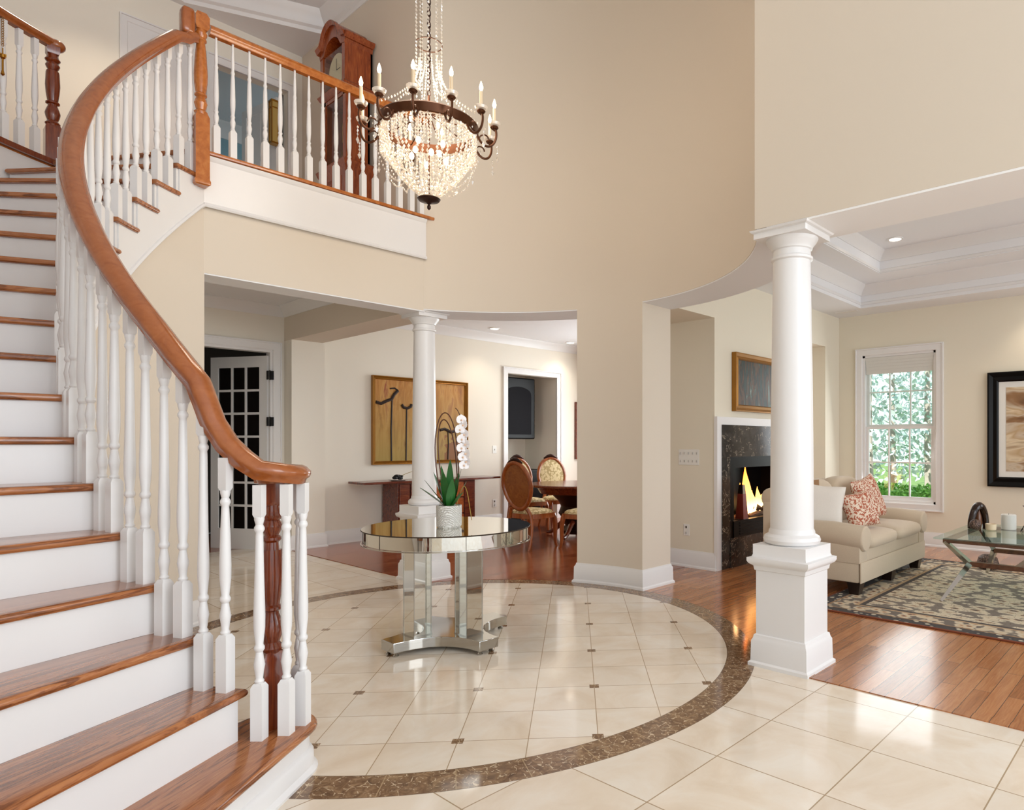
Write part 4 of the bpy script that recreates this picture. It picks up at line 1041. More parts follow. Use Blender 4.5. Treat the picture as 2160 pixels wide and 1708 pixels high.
# painting above the fireplace
p2 = thing('gilt_framed_painting', 'small dark green abstract painting in a wide gilt frame above the fireplace', 'painting', (6.90, 3.837, 1.70))
frame_parts(p2, 1.30, .645, .075, .055, gold)
t = NT('dark_green_canvas'); n1 = t.noise(t.stretch(t.obj(), 7, 1, 1.4), 1.5, 5, .65, .8)
MB().box(-.58, -.018, .05, .58, -.004, .595).build('canvas', t.set(base=t.ramp(n1, [(.3, srgb(12, 26, 24)), (.40, srgb(34, 60, 54)), (.47, srgb(22, 28, 26)), (.54, srgb(92, 58, 30)), (.60, srgb(44, 74, 68)), (.70, srgb(150, 168, 160))]), rough=.4), p2, smooth=0)
# black framed landscape on the window wall
p3 = thing('black_framed_picture', 'beige landscape print with white mat in a heavy black frame', 'picture', (XE - .003, 1.16, .816), -90)
frame_parts(p3, 1.54, 1.40, .12, .05, M['black'])
MB().box(-.66, -.016, .1, .66, -.004, 1.3).build('mat', M['plastic'], p3, smooth=0)
t = NT('beige_landscape_print'); n1 = t.noise(t.stretch(t.obj(), 1.1, 1, 2.4), 1.5, 3, .5, .9)
MB().box(-.57, -.02, .19, .57, -.01, 1.21).build('print', t.set(base=t.ramp(n1, [(.30, srgb(96, 66, 44)), (.40, srgb(150, 112, 76)), (.46, srgb(206, 190, 168)), (.54, srgb(190, 160, 122)), (.6, srgb(222, 204, 174)), (.7, srgb(160, 130, 98))], 'CONSTANT' if False else 'LINEAR'), rough=.4), p3, smooth=0)

# ================================================================== DINING ROOM
redw = wood('dark_cherry_furniture', srgb(70, 24, 12), srgb(104, 42, 22), srgb(140, 66, 32), (1, 8, 8), .25, .4, 1.3)
orw = wood('orange_drawer_front', srgb(130, 58, 20), srgb(168, 84, 34), srgb(190, 108, 52), (2, 2, 8), .3, .3, 1.3)
cn = thing('console_table', 'long dark red console cabinet with bowed top and orange drawer fronts below the painting', 'sideboard', (5.45, 8.42, 0))
tp = []
for i in range(21): u = i / 20; tp.append((-1.12 + 2.24 * u, -.20 - .05 * math.sin(PI * u)))
tp += [(1.12, .24), (-1.12, .24)]
MB().prism(tp, .80, .83).build('top', redw, cn, smooth=0, bevel=.006)
m = MB().box(-.62, -.16, .06, .66, .24, .80); m.build('body', redw, cn, smooth=0, bevel=.004)
m = MB().box(-.66, -.2, 0, .70, .24, .06); m.build('base', redw, cn, smooth=0)
for x0, x1 in ((-.27, .16), (.18, .44)):
    for z0, z1 in ((.56, .78), (.32, .54), (.08, .30)):
        dr = MB().box(x0, -.185, z0, x1, -.16, z1); dr = dr.build('drawer', orw, cn, smooth=0, bevel=.004)
        MB().lathe([(.012, 0), (.02, .01), (.006, .02)], 12, T((x0 + x1) / 2, -.185, (z0 + z1) / 2, rx=90)).build('knob', M['darkbronze'], dr)
for x0, x1 in ((-.60, -.45), (-.43, -.29), (.46, .63)): MB().box(x0, -.18, .08, x1, -.16, .78).build('door', redw, cn, smooth=0, bevel=.004)
bs = thing('bonsai', 'small dark driftwood arrangement on a white plate on the console', 'ornament', (4.88, 8.33, .83))
MB().lathe([(.0, 0), (.08, 0), (.13, .014), (.135, .018), (.08, .008), (0, .008)], 24).build('plate', M['plastic'], bs)
m = MB(); rnd = random.Random(5)
for i in range(9): m.sphere((rnd.uniform(-.06, .06), rnd.uniform(-.03, .03), .035 + rnd.uniform(0, .03)), rnd.uniform(.02, .035), 8, 6, (1.3, 1, .7))
m.build('driftwood', M['blackiron'], bs, label='dark knotted wood')
MB().tube(bez([(.04, 0, .06), (.1, -.02, .10), (.18, -.02, .11), (.26, -.03, .14)]), .004, 6).build('twig', flat('tan_twig', srgb(170, 150, 90), .7), bs)

# wall plates
def wall_plate(name, loc, rz, w_, h_, label, cat, nx=1, ny=1, tog=True):
    t = thing(name, label, cat, loc, rz)
    MB().box(-w_ / 2, -.006, 0, w_ / 2, 0, h_).build('cover_plate', M['plastic'], t, smooth=0, bevel=.002)
    for i in range(nx):
        for j in range(ny):
            cx_, cz = (-w_ / 2 + w_ * (i + .5) / nx), h_ * (j + .5) / ny
            MB().box(cx_ - .005, -.014, cz - .012, cx_ + .005, -.006, cz + .012).build('toggle' if tog else 'socket', flat('grey_plastic_%s%d%d' % (name, i, j), srgb(196, 192, 186), .5) if (i + j) == 0 else M['seam'] if not tog else bpy.data.materials['grey_plastic_%s00' % name], t, smooth=0)
wall_plate('light_switch', (6.83, YA, 1.18), 0, .08, .125, 'single white light switch beside the dining room niche', 'switch')
wall_plate('power_outlet', (6.83, YA, .30), 0, .08, .125, 'white power outlet low on the wall beside the dining niche', 'outlet', 1, 2, False)
wall_plate('switch_panel', (5.91, 4.17, 1.11), -90, .27, .17, 'wide white plate with two rows of five switches beside the fireplace', 'switch', 5, 2)
wall_plate('power_outlet', (5.91, 4.20, .34), -90, .08, .125, 'white power outlet below the wide switch plate', 'outlet', 1, 2, False)

# niche cabinet
nb_ = thing('wall_television', 'black glossy arched screen hanging inside the white framed niche', 'television', (7.60, YA + .30, 1.42))
MB().box(-.48, 0, 0, .38, .25, 1.08).build('case', M['black'], nb_, smooth=0, bevel=.02)
m = MB(); pp_ = [(-.30, .08), (.28, .08), (.28, .74)] + [(-.01 + .29 * math.cos(R_(a)) , .78 + .14 * math.sin(R_(a))) for a in range(0, 181, 15)] + [(-.30, .74)]
m.add([(x, -.012, z) for x, z in pp_] + [(x, .0, z) for x, z in pp_], [tuple(reversed(range(len(pp_)))), tuple(range(len(pp_), 2 * len(pp_)))] + [(i, (i + 1) % len(pp_), len(pp_) + (i + 1) % len(pp_), len(pp_) + i) for i in range(len(pp_))])
m.build('screen', flat('dark_grey_screen', srgb(20, 18, 22), .5, 0, spec=.06), nb_, smooth=0)
cbn = thing('niche_cabinet', 'black low cabinet standing in the bottom of the dining niche', 'cabinet', (7.62, YA + .45, 0))
MB().box(-.5, -.25, 0, .58, .3, .84).build('body', M['black'], cbn, smooth=0, bevel=.006)
MB().box(-.51, -.27, .84, .59, .3, .87).build('worktop', M['blackiron'], cbn, smooth=0)
for x0 in (-.49, .05): 
    dd = MB().box(x0, -.265, .05, x0 + .52, -.25, .80).build('door', M['black'], cbn, smooth=0, bevel=.004)
    MB().lathe([(.008, 0), (.012, .02)], 10, T(x0 + (.47 if x0 < 0 else .05), -.265, .6, rx=90)).build('knob', M['brass'], dd)
mf = thing('dark_framed_mirror', 'tall dark wood framed mirror on the wall, half hidden behind the cream pier', 'mirror', (9.1, YA - .003, 1.05))
frame_parts(mf, .84, 1.06, .07, .04, redw); MB().box(-.36, -.015, .06, .36, -.004, 1.0).build('mirror_glass', flat('dark_mirror_glass', srgb(40, 44, 42), .05), mf, smooth=0)

# dining table and chairs
cf = NT('floral_brocade'); nz = cf.vor(cf.obj(), 26); nz2 = cf.noise(cf.obj(), 30, 3, .6, 1.)
brocade = cf.set(base=cf.mix(cf.m_('GREATER_THAN', cf.m_('ADD', nz, cf.m_('MULTIPLY', nz2, .35)), .74), srgb(226, 208, 164), srgb(186, 164, 116)), rough=.8)
chw = wood('orange_brown_chair_wood', srgb(112, 52, 16), srgb(156, 80, 30), srgb(180, 104, 46), (5, 5, 1), .28, .4, 1.3)
caneM = wood('burl_chair_back', srgb(120, 62, 22), srgb(150, 88, 36), srgb(168, 104, 50), (2, 2, 2), .35, .2, 2.)
dt = thing('dining_table', 'round dark carved pedestal dining table surrounded by oval back chairs', 'table', (6.85, 6.78, 0))
MB().lathe([(.70, .725), (.75, .735), (.755, .75), (.745, .765), (0, .765)][0:4], 48).build('tabletop', redw, dt)
MB().lathe([(.56, .63), (.62, .725)], 40).build('apron', redw, dt)
MB().lathe([(.24, .05), (.26, .10), (.20, .16), (.24, .26), (.30, .34), (.26, .44), (.30, .52), (.42, .63)], 28).build('pedestal', M['darkbronze'], dt)
for k in range(4):
    MB().tube(bez([(.06, 0, .22), (.30, 0, .30), (.34, 0, .02), (.52, 0, .035)], 14), [.05 - .0018 * i for i in range(15)], 8, T(rz=k * 90 + 20)).build('foot', redw, dt)
def dining_chair(label, loc, rz):
    t = thing('dining_chair', label, 'chair', loc, rz, 'oval back dining chairs around the round table')
    # local: faces +y ; seat centre at origin
    sp = []
    for i in range(28):
        a = 2 * PI * i / 28; c_, s_ = math.cos(a), math.sin(a); e = .45
        sp.append((.25 * math.copysign(abs(c_) ** e, c_) * (1 + .08 * s_), .23 * math.copysign(abs(s_) ** e, s_)))
    MB().prism(sp, .39, .45).build('seat_rail', chw, t, smooth=40)
    m = MB(); m.puff(0, 0, .455, .47, .43, .11, 4, 28, 10, q=2.6); m.build('seat_cushion', brocade, t)
    tl = T(0, -.21, .45, rx=10)
    ov = [(.235 * math.cos(a) * (1 if math.sin(a) > 0 else .9 + .1 * (1 + math.sin(a))), 0, .36 + .30 * math.sin(a)) for a in [2 * PI * i / 32 for i in range(32)]]
    br_ = MB(); br_.sweep([(x, 0, z) for x, _, z in ov][:0] or [(0, 0, 0), (0, 0, 1)], [(0, 0)]) if False else None
    m = MB(); m.tube(ov, .028, 10, tl, closed=True); m.build('back_frame', chw, t)
    m = MB(); m.puff(0, .012, .36, .42, .05, .55, 2.2, 24, 14, tl, q=2.2) if False else None
    v = []; f = []; N_ = 32
    for (k, y) in ((.0, .035), (.6, .03), (.93, .012)):
        for i in range(N_):
            x, _, z = ov[i]; v.append((x * k if k else 0, y, .36 + (z - .36) * k))
    for j in range(2):
        for i in range(N_): f.append((j * N_ + i, j * N_ + (i + 1) % N_, (j + 1) * N_ + (i + 1) % N_, (j + 1) * N_ + i))
    m.add(v, f, tl); m.build('back_upholstery', brocade, t)
    m = MB(); m.add([(x * .93, -.006, .36 + (z - .36) * .93) for x, _, z in ov] + [(x * .93, .008, .36 + (z - .36) * .93) for x, _, z in ov], [tuple(range(N_)), tuple(reversed(range(N_, 2 * N_)))] + [(i, (i + 1) % N_, N_ + (i + 1) % N_, N_ + i) for i in range(N_)], tl); m.build('back_panel', caneM, t)
    m = MB(); m.tube([(-.12, .01, .655), (-.05, .015, .69), (0, .018, .70), (.05, .015, .69), (.12, .01, .655)], [.012, .026, .03, .026, .012], 8, tl); m.build('carved_crest', M['darkbronze'], t)
    for s_ in (-1, 1):
        MB().tube(bez([(s_ * .13, -.235, .52), (s_ * .20, -.21, .44), (s_ * .21, -.20, .30), (s_ * .215, -.25, .1), (s_ * .22, -.30, .0)], 14), [.026 - .0007 * i for i in range(15)], 8).build('leg', chw, t)
        MB().tube(bez([(s_ * .21, .17, .43), (s_ * .25, .22, .32), (s_ * .20, .20, .14), (s_ * .22, .20, .05), (s_ * .225, .235, .0)], 14), [.036 - .0015 * i for i in range(15)], 8).build('leg', chw, t)
    return t
dining_chair('wooden oval back dining chair turned with its back to the foyer', (5.72, 6.52, 0), -84)
dining_chair('cream brocade dining chair beside the dark niche, partly hidden behind the nearest chair', (6.76, 7.80, 0), 172)
dining_chair('dining chair facing the foyer with its whole cream oval back in view', (7.36, 7.74, 0), 162)
dining_chair('dining chair half hidden by the pier, only its gold seat and front leg showing', (6.12, 5.96, 0), 14)
dining_chair('farthest dining chair, at the right behind the round table beside the pier', (7.98, 7.40, .0), 120)

# ================================================================== FIREPLACE
fp = thing('fireplace', 'dark marble fireplace with black metal insert and burning gas flames', 'fireplace', (6.90, 3.80, 0))
t = NT('dark_veined_marble'); v_ = t.vor(t.P(), 7, 'DISTANCE_TO_EDGE'); n1 = t.noise(t.P(), 5, 6, .6, 1.2); n2 = t.noise(t.P(), 11, 4)
vein = t.m_('MULTIPLY', t.m_('LESS_THAN', v_, .012), t.m_('GREATER_THAN', n2, .52))
vein = t.m_('MULTIPLY', t.m_('LESS_THAN', t.m_('ABSOLUTE', t.m_('SUBTRACT', t.noise(t.P(), 4, 5, .6, 2.5), .5)), .006), t.m_('GREATER_THAN', n2, .5))
marb = t.set(base=t.mix(vein, t.ramp(n1, [(.35, srgb(38, 35, 33)), (.65, srgb(62, 58, 55))]), srgb(190, 176, 156)), rough=.12)
def fpb(x0, y0, z0, x1, y1, z1): return MB().box(x0 - 6.9, y0 - 3.8, z0, x1 - 6.9, y1 - 3.8, z1)
fpb(5.985, 3.79, 1.20, 7.815, 3.84, 1.545).build('marble_header', marb, fp, smooth=0)
fpb(5.985, 3.79, 0, 6.14, 3.84, 1.20).build('marble_leg', marb, fp, smooth=0); fpb(7.66, 3.79, 0, 7.815, 3.84, 1.20).build('marble_leg', marb, fp, smooth=0)
fpb(6.14, 3.78, 0, 7.66, 3.84, .32).build('marble_plinth', marb, fp, smooth=0)
m = MB(); q = [(-.915 - .0, 0), (-.915, 1.545), (.915, 1.545), (.915, 0)]
m.box(-1.0, .0, 0, -.915, .04, 1.63).box(.915, .0, 0, 1.0, .04, 1.63).box(-.915, .0, 1.545, .915, .04, 1.63); m.build('white_surround', M['white'], fp, smooth=0)
# insert: hollow black box
m = fpb(6.14, 3.79, 1.08, 7.66, 3.84, 1.20); m.box(-.76, -.01, .32, -.70, .04, 1.08).box(.70, -.01, .32, .76, .04, 1.08).box(-.70, -.02, .32, .70, .04, .50)
m.box(-.70, .04, .40, -.60, .40, 1.08).box(.60, .04, .40, .70, .40, 1.08).box(-.70, .38, .40, .70, .40, 1.08).box(-.70, .04, 1.08, .70, .40, 1.10).box(-.70, .04, .40, .70, .40, .44)
m.build('firebox', M['black'], fp, smooth=0)
m = MB()
for k in range(5): m.box(-.58, -.026, .345 + .03 * k, .58, -.018, .36 + .03 * k)
m.build('louvre_grille', M['black'], fp, smooth=0)
logm = wood('charred_log', srgb(40, 30, 24), srgb(96, 70, 50), srgb(140, 120, 96), (1, 6, 6), .9, 0, 2.)
for a, b in (((-.42, .20, .48), (.3, .24, .50)), ((-.2, .10, .49), (.42, .18, .50)), ((-.30, .16, .53), (.05, .22, .62)), ((.3, .14, .55), (-.1, .22, .60))):
    MB().tube([a, tuple((Vector(a) + Vector(b)) / 2 + Vector((0, 0, .01))), b], [.035, .042, .034], 10).build('log', logm, fp)
t = NT('gas_flame'); z = t.sep(t.P())[2]; fc_ = t.ramp(t.m_('MULTIPLY', t.m_('SUBTRACT', z, .5), 2.), [(0., (1, .75, .35, 1)), (.4, (1, .42, .08, 1)), (1., (.9, .16, .02, 1))])
fm = t.set(base=(1, .4, .1, 1), em=fc_, es=4.)
for x, y, h_, r_ in ((-.14, .16, .56, .075), (-.22, .18, .36, .055), (-.05, .17, .38, .06), (.05, .18, .26, .05), (.16, .17, .30, .055), (.28, .18, .2, .045)):
    pts_ = [(x + .02 * math.sin(u * 5), y, .53 + h_ * u) for u in [i / 9 for i in range(10)]]
    MB().tube(pts_, [r_ * math.sin(PI * (.18 + .8 * i / 9)) ** 1.3 * (1 - .5 * i / 9) + .001 for i in range(10)], 10).build('flame', fm, fp)
rs = flat('rust_red_reflection', srgb(150, 60, 44), .4)  # red reflection in the fireplace glass, modelled as a solid post
MB().lathe([(.055, .50), (.05, .53), (.034, .78), (.03, .79)], sq=True, M4=T(-.40, .06, 0)).build('red_reflection', rs, fp)
MB().lathe([(.034, .78), (.024, .88), (.012, .885)], sq=True, M4=T(-.40, .06, 0)).build('red_reflection_top', M['chrome'], fp)
point('fire_glow', (6.6, 3.95, .75), 3, (1, .5, .2), .1)

# ================================================================== LIVING ROOM FURNITURE
rg = NT('persian_rug_pattern'); o_ = rg.obj(); x, y, z = rg.sep(o_)
ax = rg.m_('SUBTRACT', 1.51, rg.m_('ABSOLUTE', x)); ay = rg.m_('SUBTRACT', 1.97, rg.m_('ABSOLUTE', y)); ed = rg.m_('MINIMUM', ax, ay)
st_ = rg.stretch(o_, 1.6, 1, 1); v1 = rg.vor(st_, 7); v2 = rg.vor(st_, 17, 'DISTANCE_TO_EDGE'); nn = rg.noise(o_, 14, 5, .6, 2.); n3 = rg.noise(o_, 3, 3)
field = rg.ramp(rg.m_('ADD', v1, rg.m_('MULTIPLY', nn, .5)), [(.37, srgb(74, 68, 66)), (.46, srgb(146, 112, 88)), (.53, srgb(200, 184, 158)), (.80, srgb(210, 198, 174)), (.90, srgb(122, 112, 102))])
field = rg.mix(rg.m_('MULTIPLY', rg.m_('LESS_THAN', v2, .03), .6), field, srgb(96, 84, 74))
v3 = rg.vor(o_, 12)
bord = rg.ramp(rg.m_('ADD', v3, rg.m_('MULTIPLY', nn, .4)), [(.32, srgb(84, 76, 72)), (.41, srgb(170, 118, 86)), (.48, srgb(198, 178, 148)), (.72, srgb(204, 190, 166)), (.84, srgb(110, 100, 92))])
v4 = rg.vor(o_, 16); dk = rg.ramp(v4, [(.25, srgb(196, 186, 164)), (.36, srgb(56, 54, 58)), (.6, srgb(70, 64, 62))])
def between(a, b): return rg.m_('MULTIPLY', rg.m_('GREATER_THAN', ed, a), rg.m_('LESS_THAN', ed, b))
c = rg.mix(rg.m_('LESS_THAN', ed, .37), field, bord)
c = rg.mix(between(.0, .12), c, dk); c = rg.mix(between(.33, .37), c, srgb(72, 66, 64)); c = rg.mix(between(.12, .14), c, srgb(150, 120, 90)); c = rg.mix(between(.30, .33), c, srgb(178, 150, 118)); c = rg.mix(rg.m_('LESS_THAN', ed, .02), c, srgb(120, 60, 34))
rugm = rg.set(base=c, rough=.95, normal=rg.bump(rg.noise(o_, 300, 2), .3, .003))
rug = MB().box(-1.51, -1.97, 0, 1.51, 1.97, .012).build('area_rug', rugm, None, smooth=0, bevel=.004); rug.location = (6.59, .46, .001)
tag(rug, 'large beige and charcoal patterned oriental rug under the sofa and glass table', 'rug')

sf1 = fabric('beige_linen_upholstery', srgb(208, 192, 170), srgb(190, 172, 148))
sf = thing('sofa', 'beige two seat sofa with rolled arms and dark block feet', 'sofa', (5.66, 2.17, .013))
MB().box(.03, .04, .11, 1.83, .98, .40).build('base', sf1, sf, bevel=.02)
MB().box(.03, .02, .11, 1.83, .035, .29).build('valance', sf1, sf, bevel=.006)
for x0, s_ in ((.0, 1), (1.64, -1)):
    m = MB(); m.box(x0 + .02, .03, .28, x0 + .20, .92, .52); m.tube([(x0 + .11, y, .515 - .02 * (y < .1)) for y in (.0, .02, .3, .6, .9)], [.105, .115, .115, .11, .10], 20); m.build('arm', sf1, sf, bevel=.01)
for k in range(2):
    m = MB(); m.puff(.20 + .36 + k * .725, .38, .45, .735, .80, .17, 9, 32, 12, q=3.2); m.build('seat_cushion', sf1, sf, smooth=60)
m = MB(); m.box(.06, .80, .3, 1.80, 1.0, .78); m.tube([(x, .92, .80 + .06 * math.sin(PI * (x - .06) / 1.74)) for x in [.06 + 1.74 * i / 12 for i in range(13)]], .10, 16); m.build('back', sf1, sf, bevel=.02)
for k in range(2):
    m = MB(); m.puff(.56 + k * .725, .74, .72, .74, .26, .52, 5, 28, 14, q=3, M4=None); m.build('back_cushion', sf1, sf, smooth=60)
ft = flat('espresso_wood_foot', srgb(30, 16, 12), .3)
for x_, y_ in ((.11, .10), (1.75, .10), (.11, .90), (1.75, .90), (.93, .10)): MB().lathe([(.04, 0), (.06, .11)], sq=True, M4=T(x_, y_, 0)).build('foot', ft, sf, smooth=0)
t = NT('rust_patterned_fabric'); v_ = t.vor(t.stretch(t.obj(), 1, 1, 1.5), 26, 'DISTANCE_TO_EDGE'); n_ = t.noise(t.obj(), 22, 2, .5, 2.5)
pf = t.set(base=t.mix(t.m_('GREATER_THAN', n_, .5), srgb(226, 206, 186), srgb(172, 92, 66)), rough=.85)
def pillow(name, label, cat, loc, s_, mat, rx, ry, rz, th_=.15):
    m = MB(); N_ = 16; v = []; f = []
    for side in (1, -1):
        for j in range(N_ + 1):
            for i in range(N_ + 1):
                u = -1 + 2 * i / N_; w_ = -1 + 2 * j / N_; k = 1 - .08 * (1 - abs(u)) * (abs(w_) > .0) * abs(w_) ** 4; k2 = 1 - .08 * (1 - abs(w_)) * abs(u) ** 4
                v.append((u * s_ / 2 * k2, side * th_ / 2 * ((1 - u ** 4) * (1 - w_ ** 4)) ** .6, s_ / 2 + w_ * s_ / 2 * k))
    n1_ = (N_ + 1) ** 2
    for q in range(2):
        for j in range(N_):
            for i in range(N_): a = q * n1_ + j * (N_ + 1) + i; f.append((a, a + 1, a + N_ + 2, a + N_ + 1))
    m.add(v, f); o = m.build(name, mat, None, smooth=60); o.location = loc; o.rotation_euler = (R_(rx), R_(ry), R_(rz)); return tag(o, label, cat)
cw_ = fabric('white_pillow_cotton', srgb(232, 226, 218), srgb(218, 210, 200))
pillow('throw_pillow', 'plain white throw pillow leaning at the left end of the sofa', 'pillow', (5.92, 2.68, .545), .42, cw_, -12, 6, -62)
pillow('throw_pillow', 'smaller rust patterned throw pillow in front, in the middle of the sofa', 'pillow', (6.22, 2.34, .555), .35, pf, -24, -8, -24)
pillow('throw_pillow', 'larger rust patterned throw pillow leaning toward the window side of the sofa', 'pillow', (6.92, 2.50, .555), .46, pf, -18, -10, -6)
pillow('throw_pillow', 'tan brown throw pillow tucked behind the white pillow', 'pillow', (5.90, 2.82, .56), .44, flat('tan_brown_fabric', srgb(150, 112, 76), .8), -10, 0, -30, .12)

wb = wood('bronzed_wood', srgb(64, 36, 22), srgb(96, 58, 36), srgb(120, 78, 50), (2, 2, 2), .3, .3, 1.5)
ct = thing('coffee_table', 'glass topped coffee table on angled chrome and wood legs', 'table', (6.8, 1.12, .013))
MB().box(-.69, -.60, .503, .69, .60, .518).build('glass_top', M['tableglass'], ct, smooth=0, bevel=.003)
m = MB(); a, b = .62, .54
m.box(-a, -b - .0, .47, -a + .04, b, .502).box(a - .04, -b, .47, a, b, .502).box(-a + .04, b - .04, .47, a - .04, b, .502).box(-a + .04, -b, .47, a - .04, -b + .04, .502); m.build('top_frame', wb, ct, smooth=0)
m = MB(); m.box(-.50, -.36, .265, -.45, .36, .305).box(.45, -.36, .265, .50, .36, .305).box(-.45, -.02, .27, .45, .02, .30); m.build('stretcher', wb, ct, smooth=0)
for sx in (-1, 1):
    for sy in (-1, 1):
        p_ = [(sx * .61, sy * .53, .485), (sx * .475, sy * .36, .285), (sx * .83, sy * .50, .0)]
        m = MB()
        m.tube([p_[0], p_[1]], [.022, .03], 4); m.tube([p_[1], p_[2]], [.034, .016], 4); m.build('leg', M['chrome'], ct, smooth=0)
# things on the coffee table, z = .531
zt2 = .532
gs = thing('gourd_sculpture', 'dark glazed arched sculpture standing on the glass coffee table', 'sculpture', (7.04, 1.57, zt2))
m = MB(); m.tube(bez([(-.07, .05, .0), (-.075, .05, .16), (-.03, .0, .23), (.0, .0, .25), (.04, -.02, .22), (.07, -.05, .15), (.065, -.05, .0)], 22), [.03 + .008 * math.sin(PI * i / 22) for i in range(23)], 12); m.build('arch', flat('dark_brown_glaze', srgb(48, 24, 14), .08, .3), gs)
m = MB().lathe([(.02, 0), (.035, .05), (.025, .12), (.01, .17)], 14); m.build('inner_figure', flat('copper_glaze', srgb(130, 80, 50), .12, .3), gs)
t = NT('woven_dark_rattan'); v_ = t.vor(t.obj(), 60, 'DISTANCE_TO_EDGE'); rat = t.set(base=t.mix(t.m_('LESS_THAN', v_, .12), srgb(120, 94, 80), srgb(40, 26, 22)), rough=.6)
tag(centre(MB().sphere((6.87, 1.56, zt2 + .05), .05, 20, 14).build('woven_ball', rat)), 'small dark woven ball beside the dark sculpture on the glass table', 'ball')
hd = thing('tealight_holder', 'small cream round tealight holder in front of the dark sculpture', 'candle holder', (6.93, 1.44, zt2))
MB().lathe([(.035, 0), (.045, .01), (.048, .06), (.04, .06), (.036, .03), (0, .03)], 24).build('cup', flat('cream_ceramic', srgb(236, 216, 184), .3), hd)
cdl = thing('pillar_candle', 'thick white pillar candle on the glass coffee table', 'candle', (7.13, 1.33, zt2))
MB().lathe([(.062, 0), (.064, .004), (.064, .135), (.058, .142), (.01, .136)], 28).build('wax', M['plastic'], cdl); MB().lathe([(.0015, .13), (.0015, .15)], 6).build('wick', M['black'], cdl)
ws = thing('wire_stand', 'bronze bowl with a glass ball on a flared bundle of dark wires', 'sculpture', (7.06, 1.12, zt2))
for k in range(10):
    a_ = 2 * PI * k / 10; MB().tube(bez([(.10 * math.cos(a_), .10 * math.sin(a_), .0), (.05 * math.cos(a_ + .4), .05 * math.sin(a_ + .4), .10), (.015 * math.cos(a_ + .6), .015 * math.sin(a_ + .6), .20)], 10), .0028, 6).build('wire', M['blackiron'], ws)
MB().lathe([(.01, .19), (.05, .205), (.085, .235), (.08, .24), (.04, .222), (0, .215)], 24).build('bowl', M['bronze'], ws); MB().sphere((0, 0, .262), .038, 20, 14).build('glass_ball', M['crystal'], ws)
bk = D_ = (8.02, 1.62, .013)
tag(centre(MB().lathe([(.0, 0), (.08, 0), (.11, .05), (.09, .12), (.05, .15), (0, .15)], 20, T(7.85, 1.66, .013)).build('woven_basket', rat)), 'small woven basket on the floor seen beneath the glass table', 'basket')

# recessed lights
def downlight(label, x, y, z, power, r_=.065, grp=None):
    t = thing('recessed_light', label, 'light', (x, y, z - .012), group='recessed ceiling lights')
    MB().lathe([(r_, .0), (r_ + .02, .0), (r_ + .022, .012), (r_, .012), (r_, .0)], 28, cap=False).build('trim_ring', M['white'], t)
    MB().lathe([(.001, .006), (r_, .006), (r_, .011)], 28).build('lens', M['downlight'], t)
    if power:
        l = bpy.data.lights.new('recessed_lamp', 'SPOT'); l.energy = power; l.color = (1, .86, .68); l.spot_size = R_(115); l.spot_blend = .8; l.shadow_soft_size = .06
        o = bpy.data.objects.new('recessed_lamp', l); col.objects.link(o); o.location = (x, y, z - .03)
downlight('recessed light in the tray ceiling left of the white beam end', 7.72, 2.58, z3_, 22)
downlight('recessed light in the tray ceiling at the right edge of the picture', 7.10, 1.205, z3_, 22)
downlight('recessed dining ceiling light right of the far column', 6.454, 8.228, ZC, 18)
downlight('recessed dining ceiling light closest to the cream pier', 8.24, 8.372, ZC, 18)
downlight('added recessed fill light over the downstairs hall, out of view', 2.5, 7.4, 3.08, 30)  # fitting added behind the header to lift the dark hall
downlight('added recessed fill light over the upper hall, out of view', 1.6, 7.4, 6.08, 60)  # unseen fitting added to brighten the gallery wall
downlight('recessed picture light near the living room window wall', 8.85, 1.3, ZC, 14)
m = MB().box(8.72, 3.42, ZC - .006, 8.80, 3.72, ZC)
struct('trim_16', m, M['white'], smooth=0)

# ================================================================== OUTDOORS
hg = NT('hedge_leaves'); n_ = hg.noise(hg.P(), 30, 4); hm = hg.set(base=hg.ramp(n_, [(.35, srgb(60, 120, 40)), (.6, srgb(130, 190, 80))]), rough=.7)
rnd = random.Random(11); m = MB()
def leaves(m, n_, fn, s_):
    for _ in range(n_):
        c_ = fn(); a = Vector((rnd.uniform(-1, 1), rnd.uniform(-1, 1), rnd.uniform(-1, 1))).normalized() * s_; b = a.cross(Vector((rnd.uniform(-1, 1), rnd.uniform(-1, 1), rnd.uniform(-1, 1)))).normalized() * s_ * .5
        c_ = Vector(c_); m.add([tuple(c_ - a), tuple(c_ - b), tuple(c_ + a), tuple(c_ + b)], [(0, 1, 2, 3)])
m.box(11.1, 2.2, -.3, 11.6, 6.2, .55)
leaves(m, 9000, lambda: (rnd.uniform(11.0, 11.7), rnd.uniform(2.1, 6.3), rnd.uniform(-.3, .66)), .045)
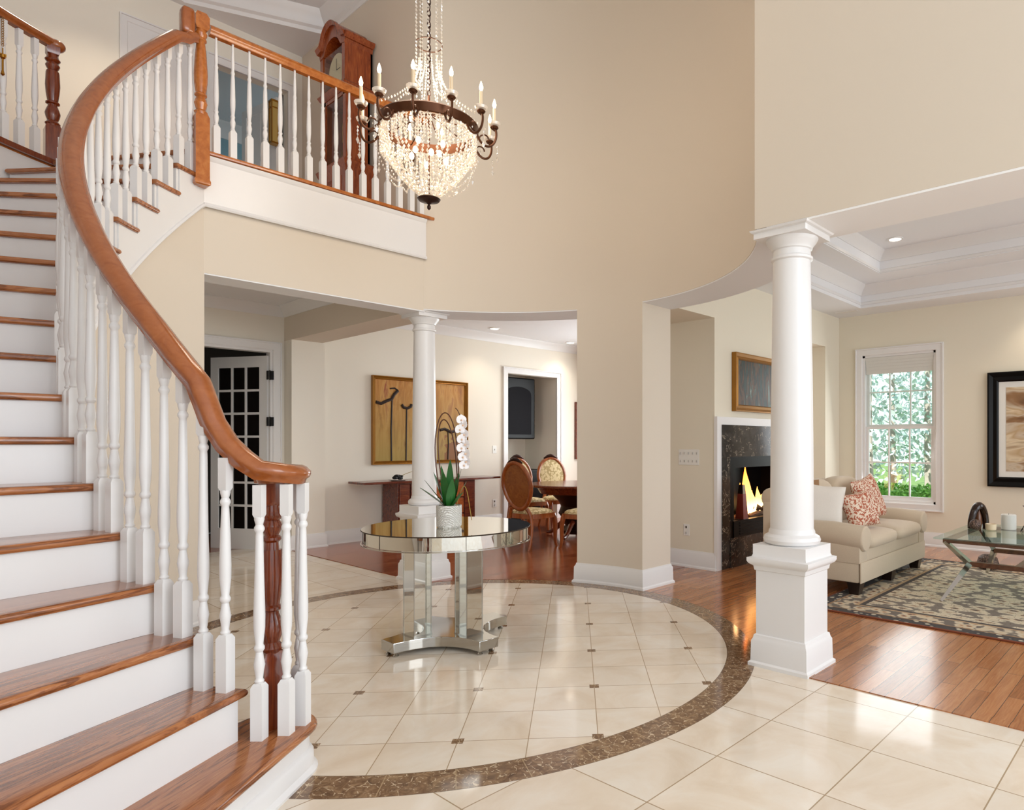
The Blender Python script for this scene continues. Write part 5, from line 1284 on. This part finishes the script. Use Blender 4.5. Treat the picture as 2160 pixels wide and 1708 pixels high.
o = m.build('hedge', hm, None, smooth=0, noweld=True); tag(o, 'clipped green hedge outside the living room window', 'hedge'); o['kind'] = 'stuff'
bark = flat('pale_bark', srgb(190, 180, 170), .9, .3)
lf1 = NT('haze_paled_leaves'); n_ = lf1.noise(lf1.P(), 3, 3); lfm = lf1.set(base=lf1.ramp(n_, [(.35, srgb(160, 190, 184)), (.6, srgb(222, 234, 234))]), rough=.7)  # bright bluish haze mixed into the leaf colour
lab = ['slender pale trunked tree close behind the hedge at the left of the window', 'pale tree in the middle of the window view', 'leafy tree at the right of the window view', 'tall tree far behind the hedge, left', 'bushy tree far behind the hedge, right']
for i, (x_, y_, h_, r_, zc) in enumerate(((13.4, 4.95, 6, 1.0, 3.9), (14.6, 4.9, 7, 1.1, 3.4), (15.2, 4.35, 7, 1.1, 4.0), (20, 9.6, 8, 2.4, 3.0), (21, 5.8, 8, 2.6, 2.6))):
    t = thing('tree', lab[i], 'tree', (x_, y_, -.3))
    MB().tube(bez([(0, 0, 0), (.05, .1, h_ * .3), (-.1, 0, h_ * .6), (.05, .05, h_)]), [.09 * (1 - i2 / 30) for i2 in range(25)], 8).build('trunk', bark, t)
    m = MB()
    def fn():
        while True:
            p = Vector((rnd.uniform(-1, 1), rnd.uniform(-1, 1), rnd.uniform(-1, 1)))
            if p.length < 1 and p.length > .35: return (p.x * r_, p.y * r_, zc + p.z * (zc * .8))
    leaves(m, 900 if i < 3 else 2600, fn, .09 if i < 3 else .14); m.build('foliage', lfm, t, smooth=0, noweld=True, kind='stuff')
for i, (y_, x_) in enumerate(((7.8, 13), (12.6, 16))):
    t = thing('shrub', ('round shrub outside the dining room windows', 'second shrub farther along outside the dining windows')[i], 'shrub', (x_, y_, -.3))
    m = MB(); leaves(m, 4000, lambda: (rnd.gauss(0, .6), rnd.gauss(0, .6), abs(rnd.gauss(.9, .5))), .09); m.build('foliage', lfm, t, smooth=0, noweld=True, kind='stuff')
    MB().tube([(0, 0, 0), (0, 0, 1)], .04, 6).build('trunk', bark, t)
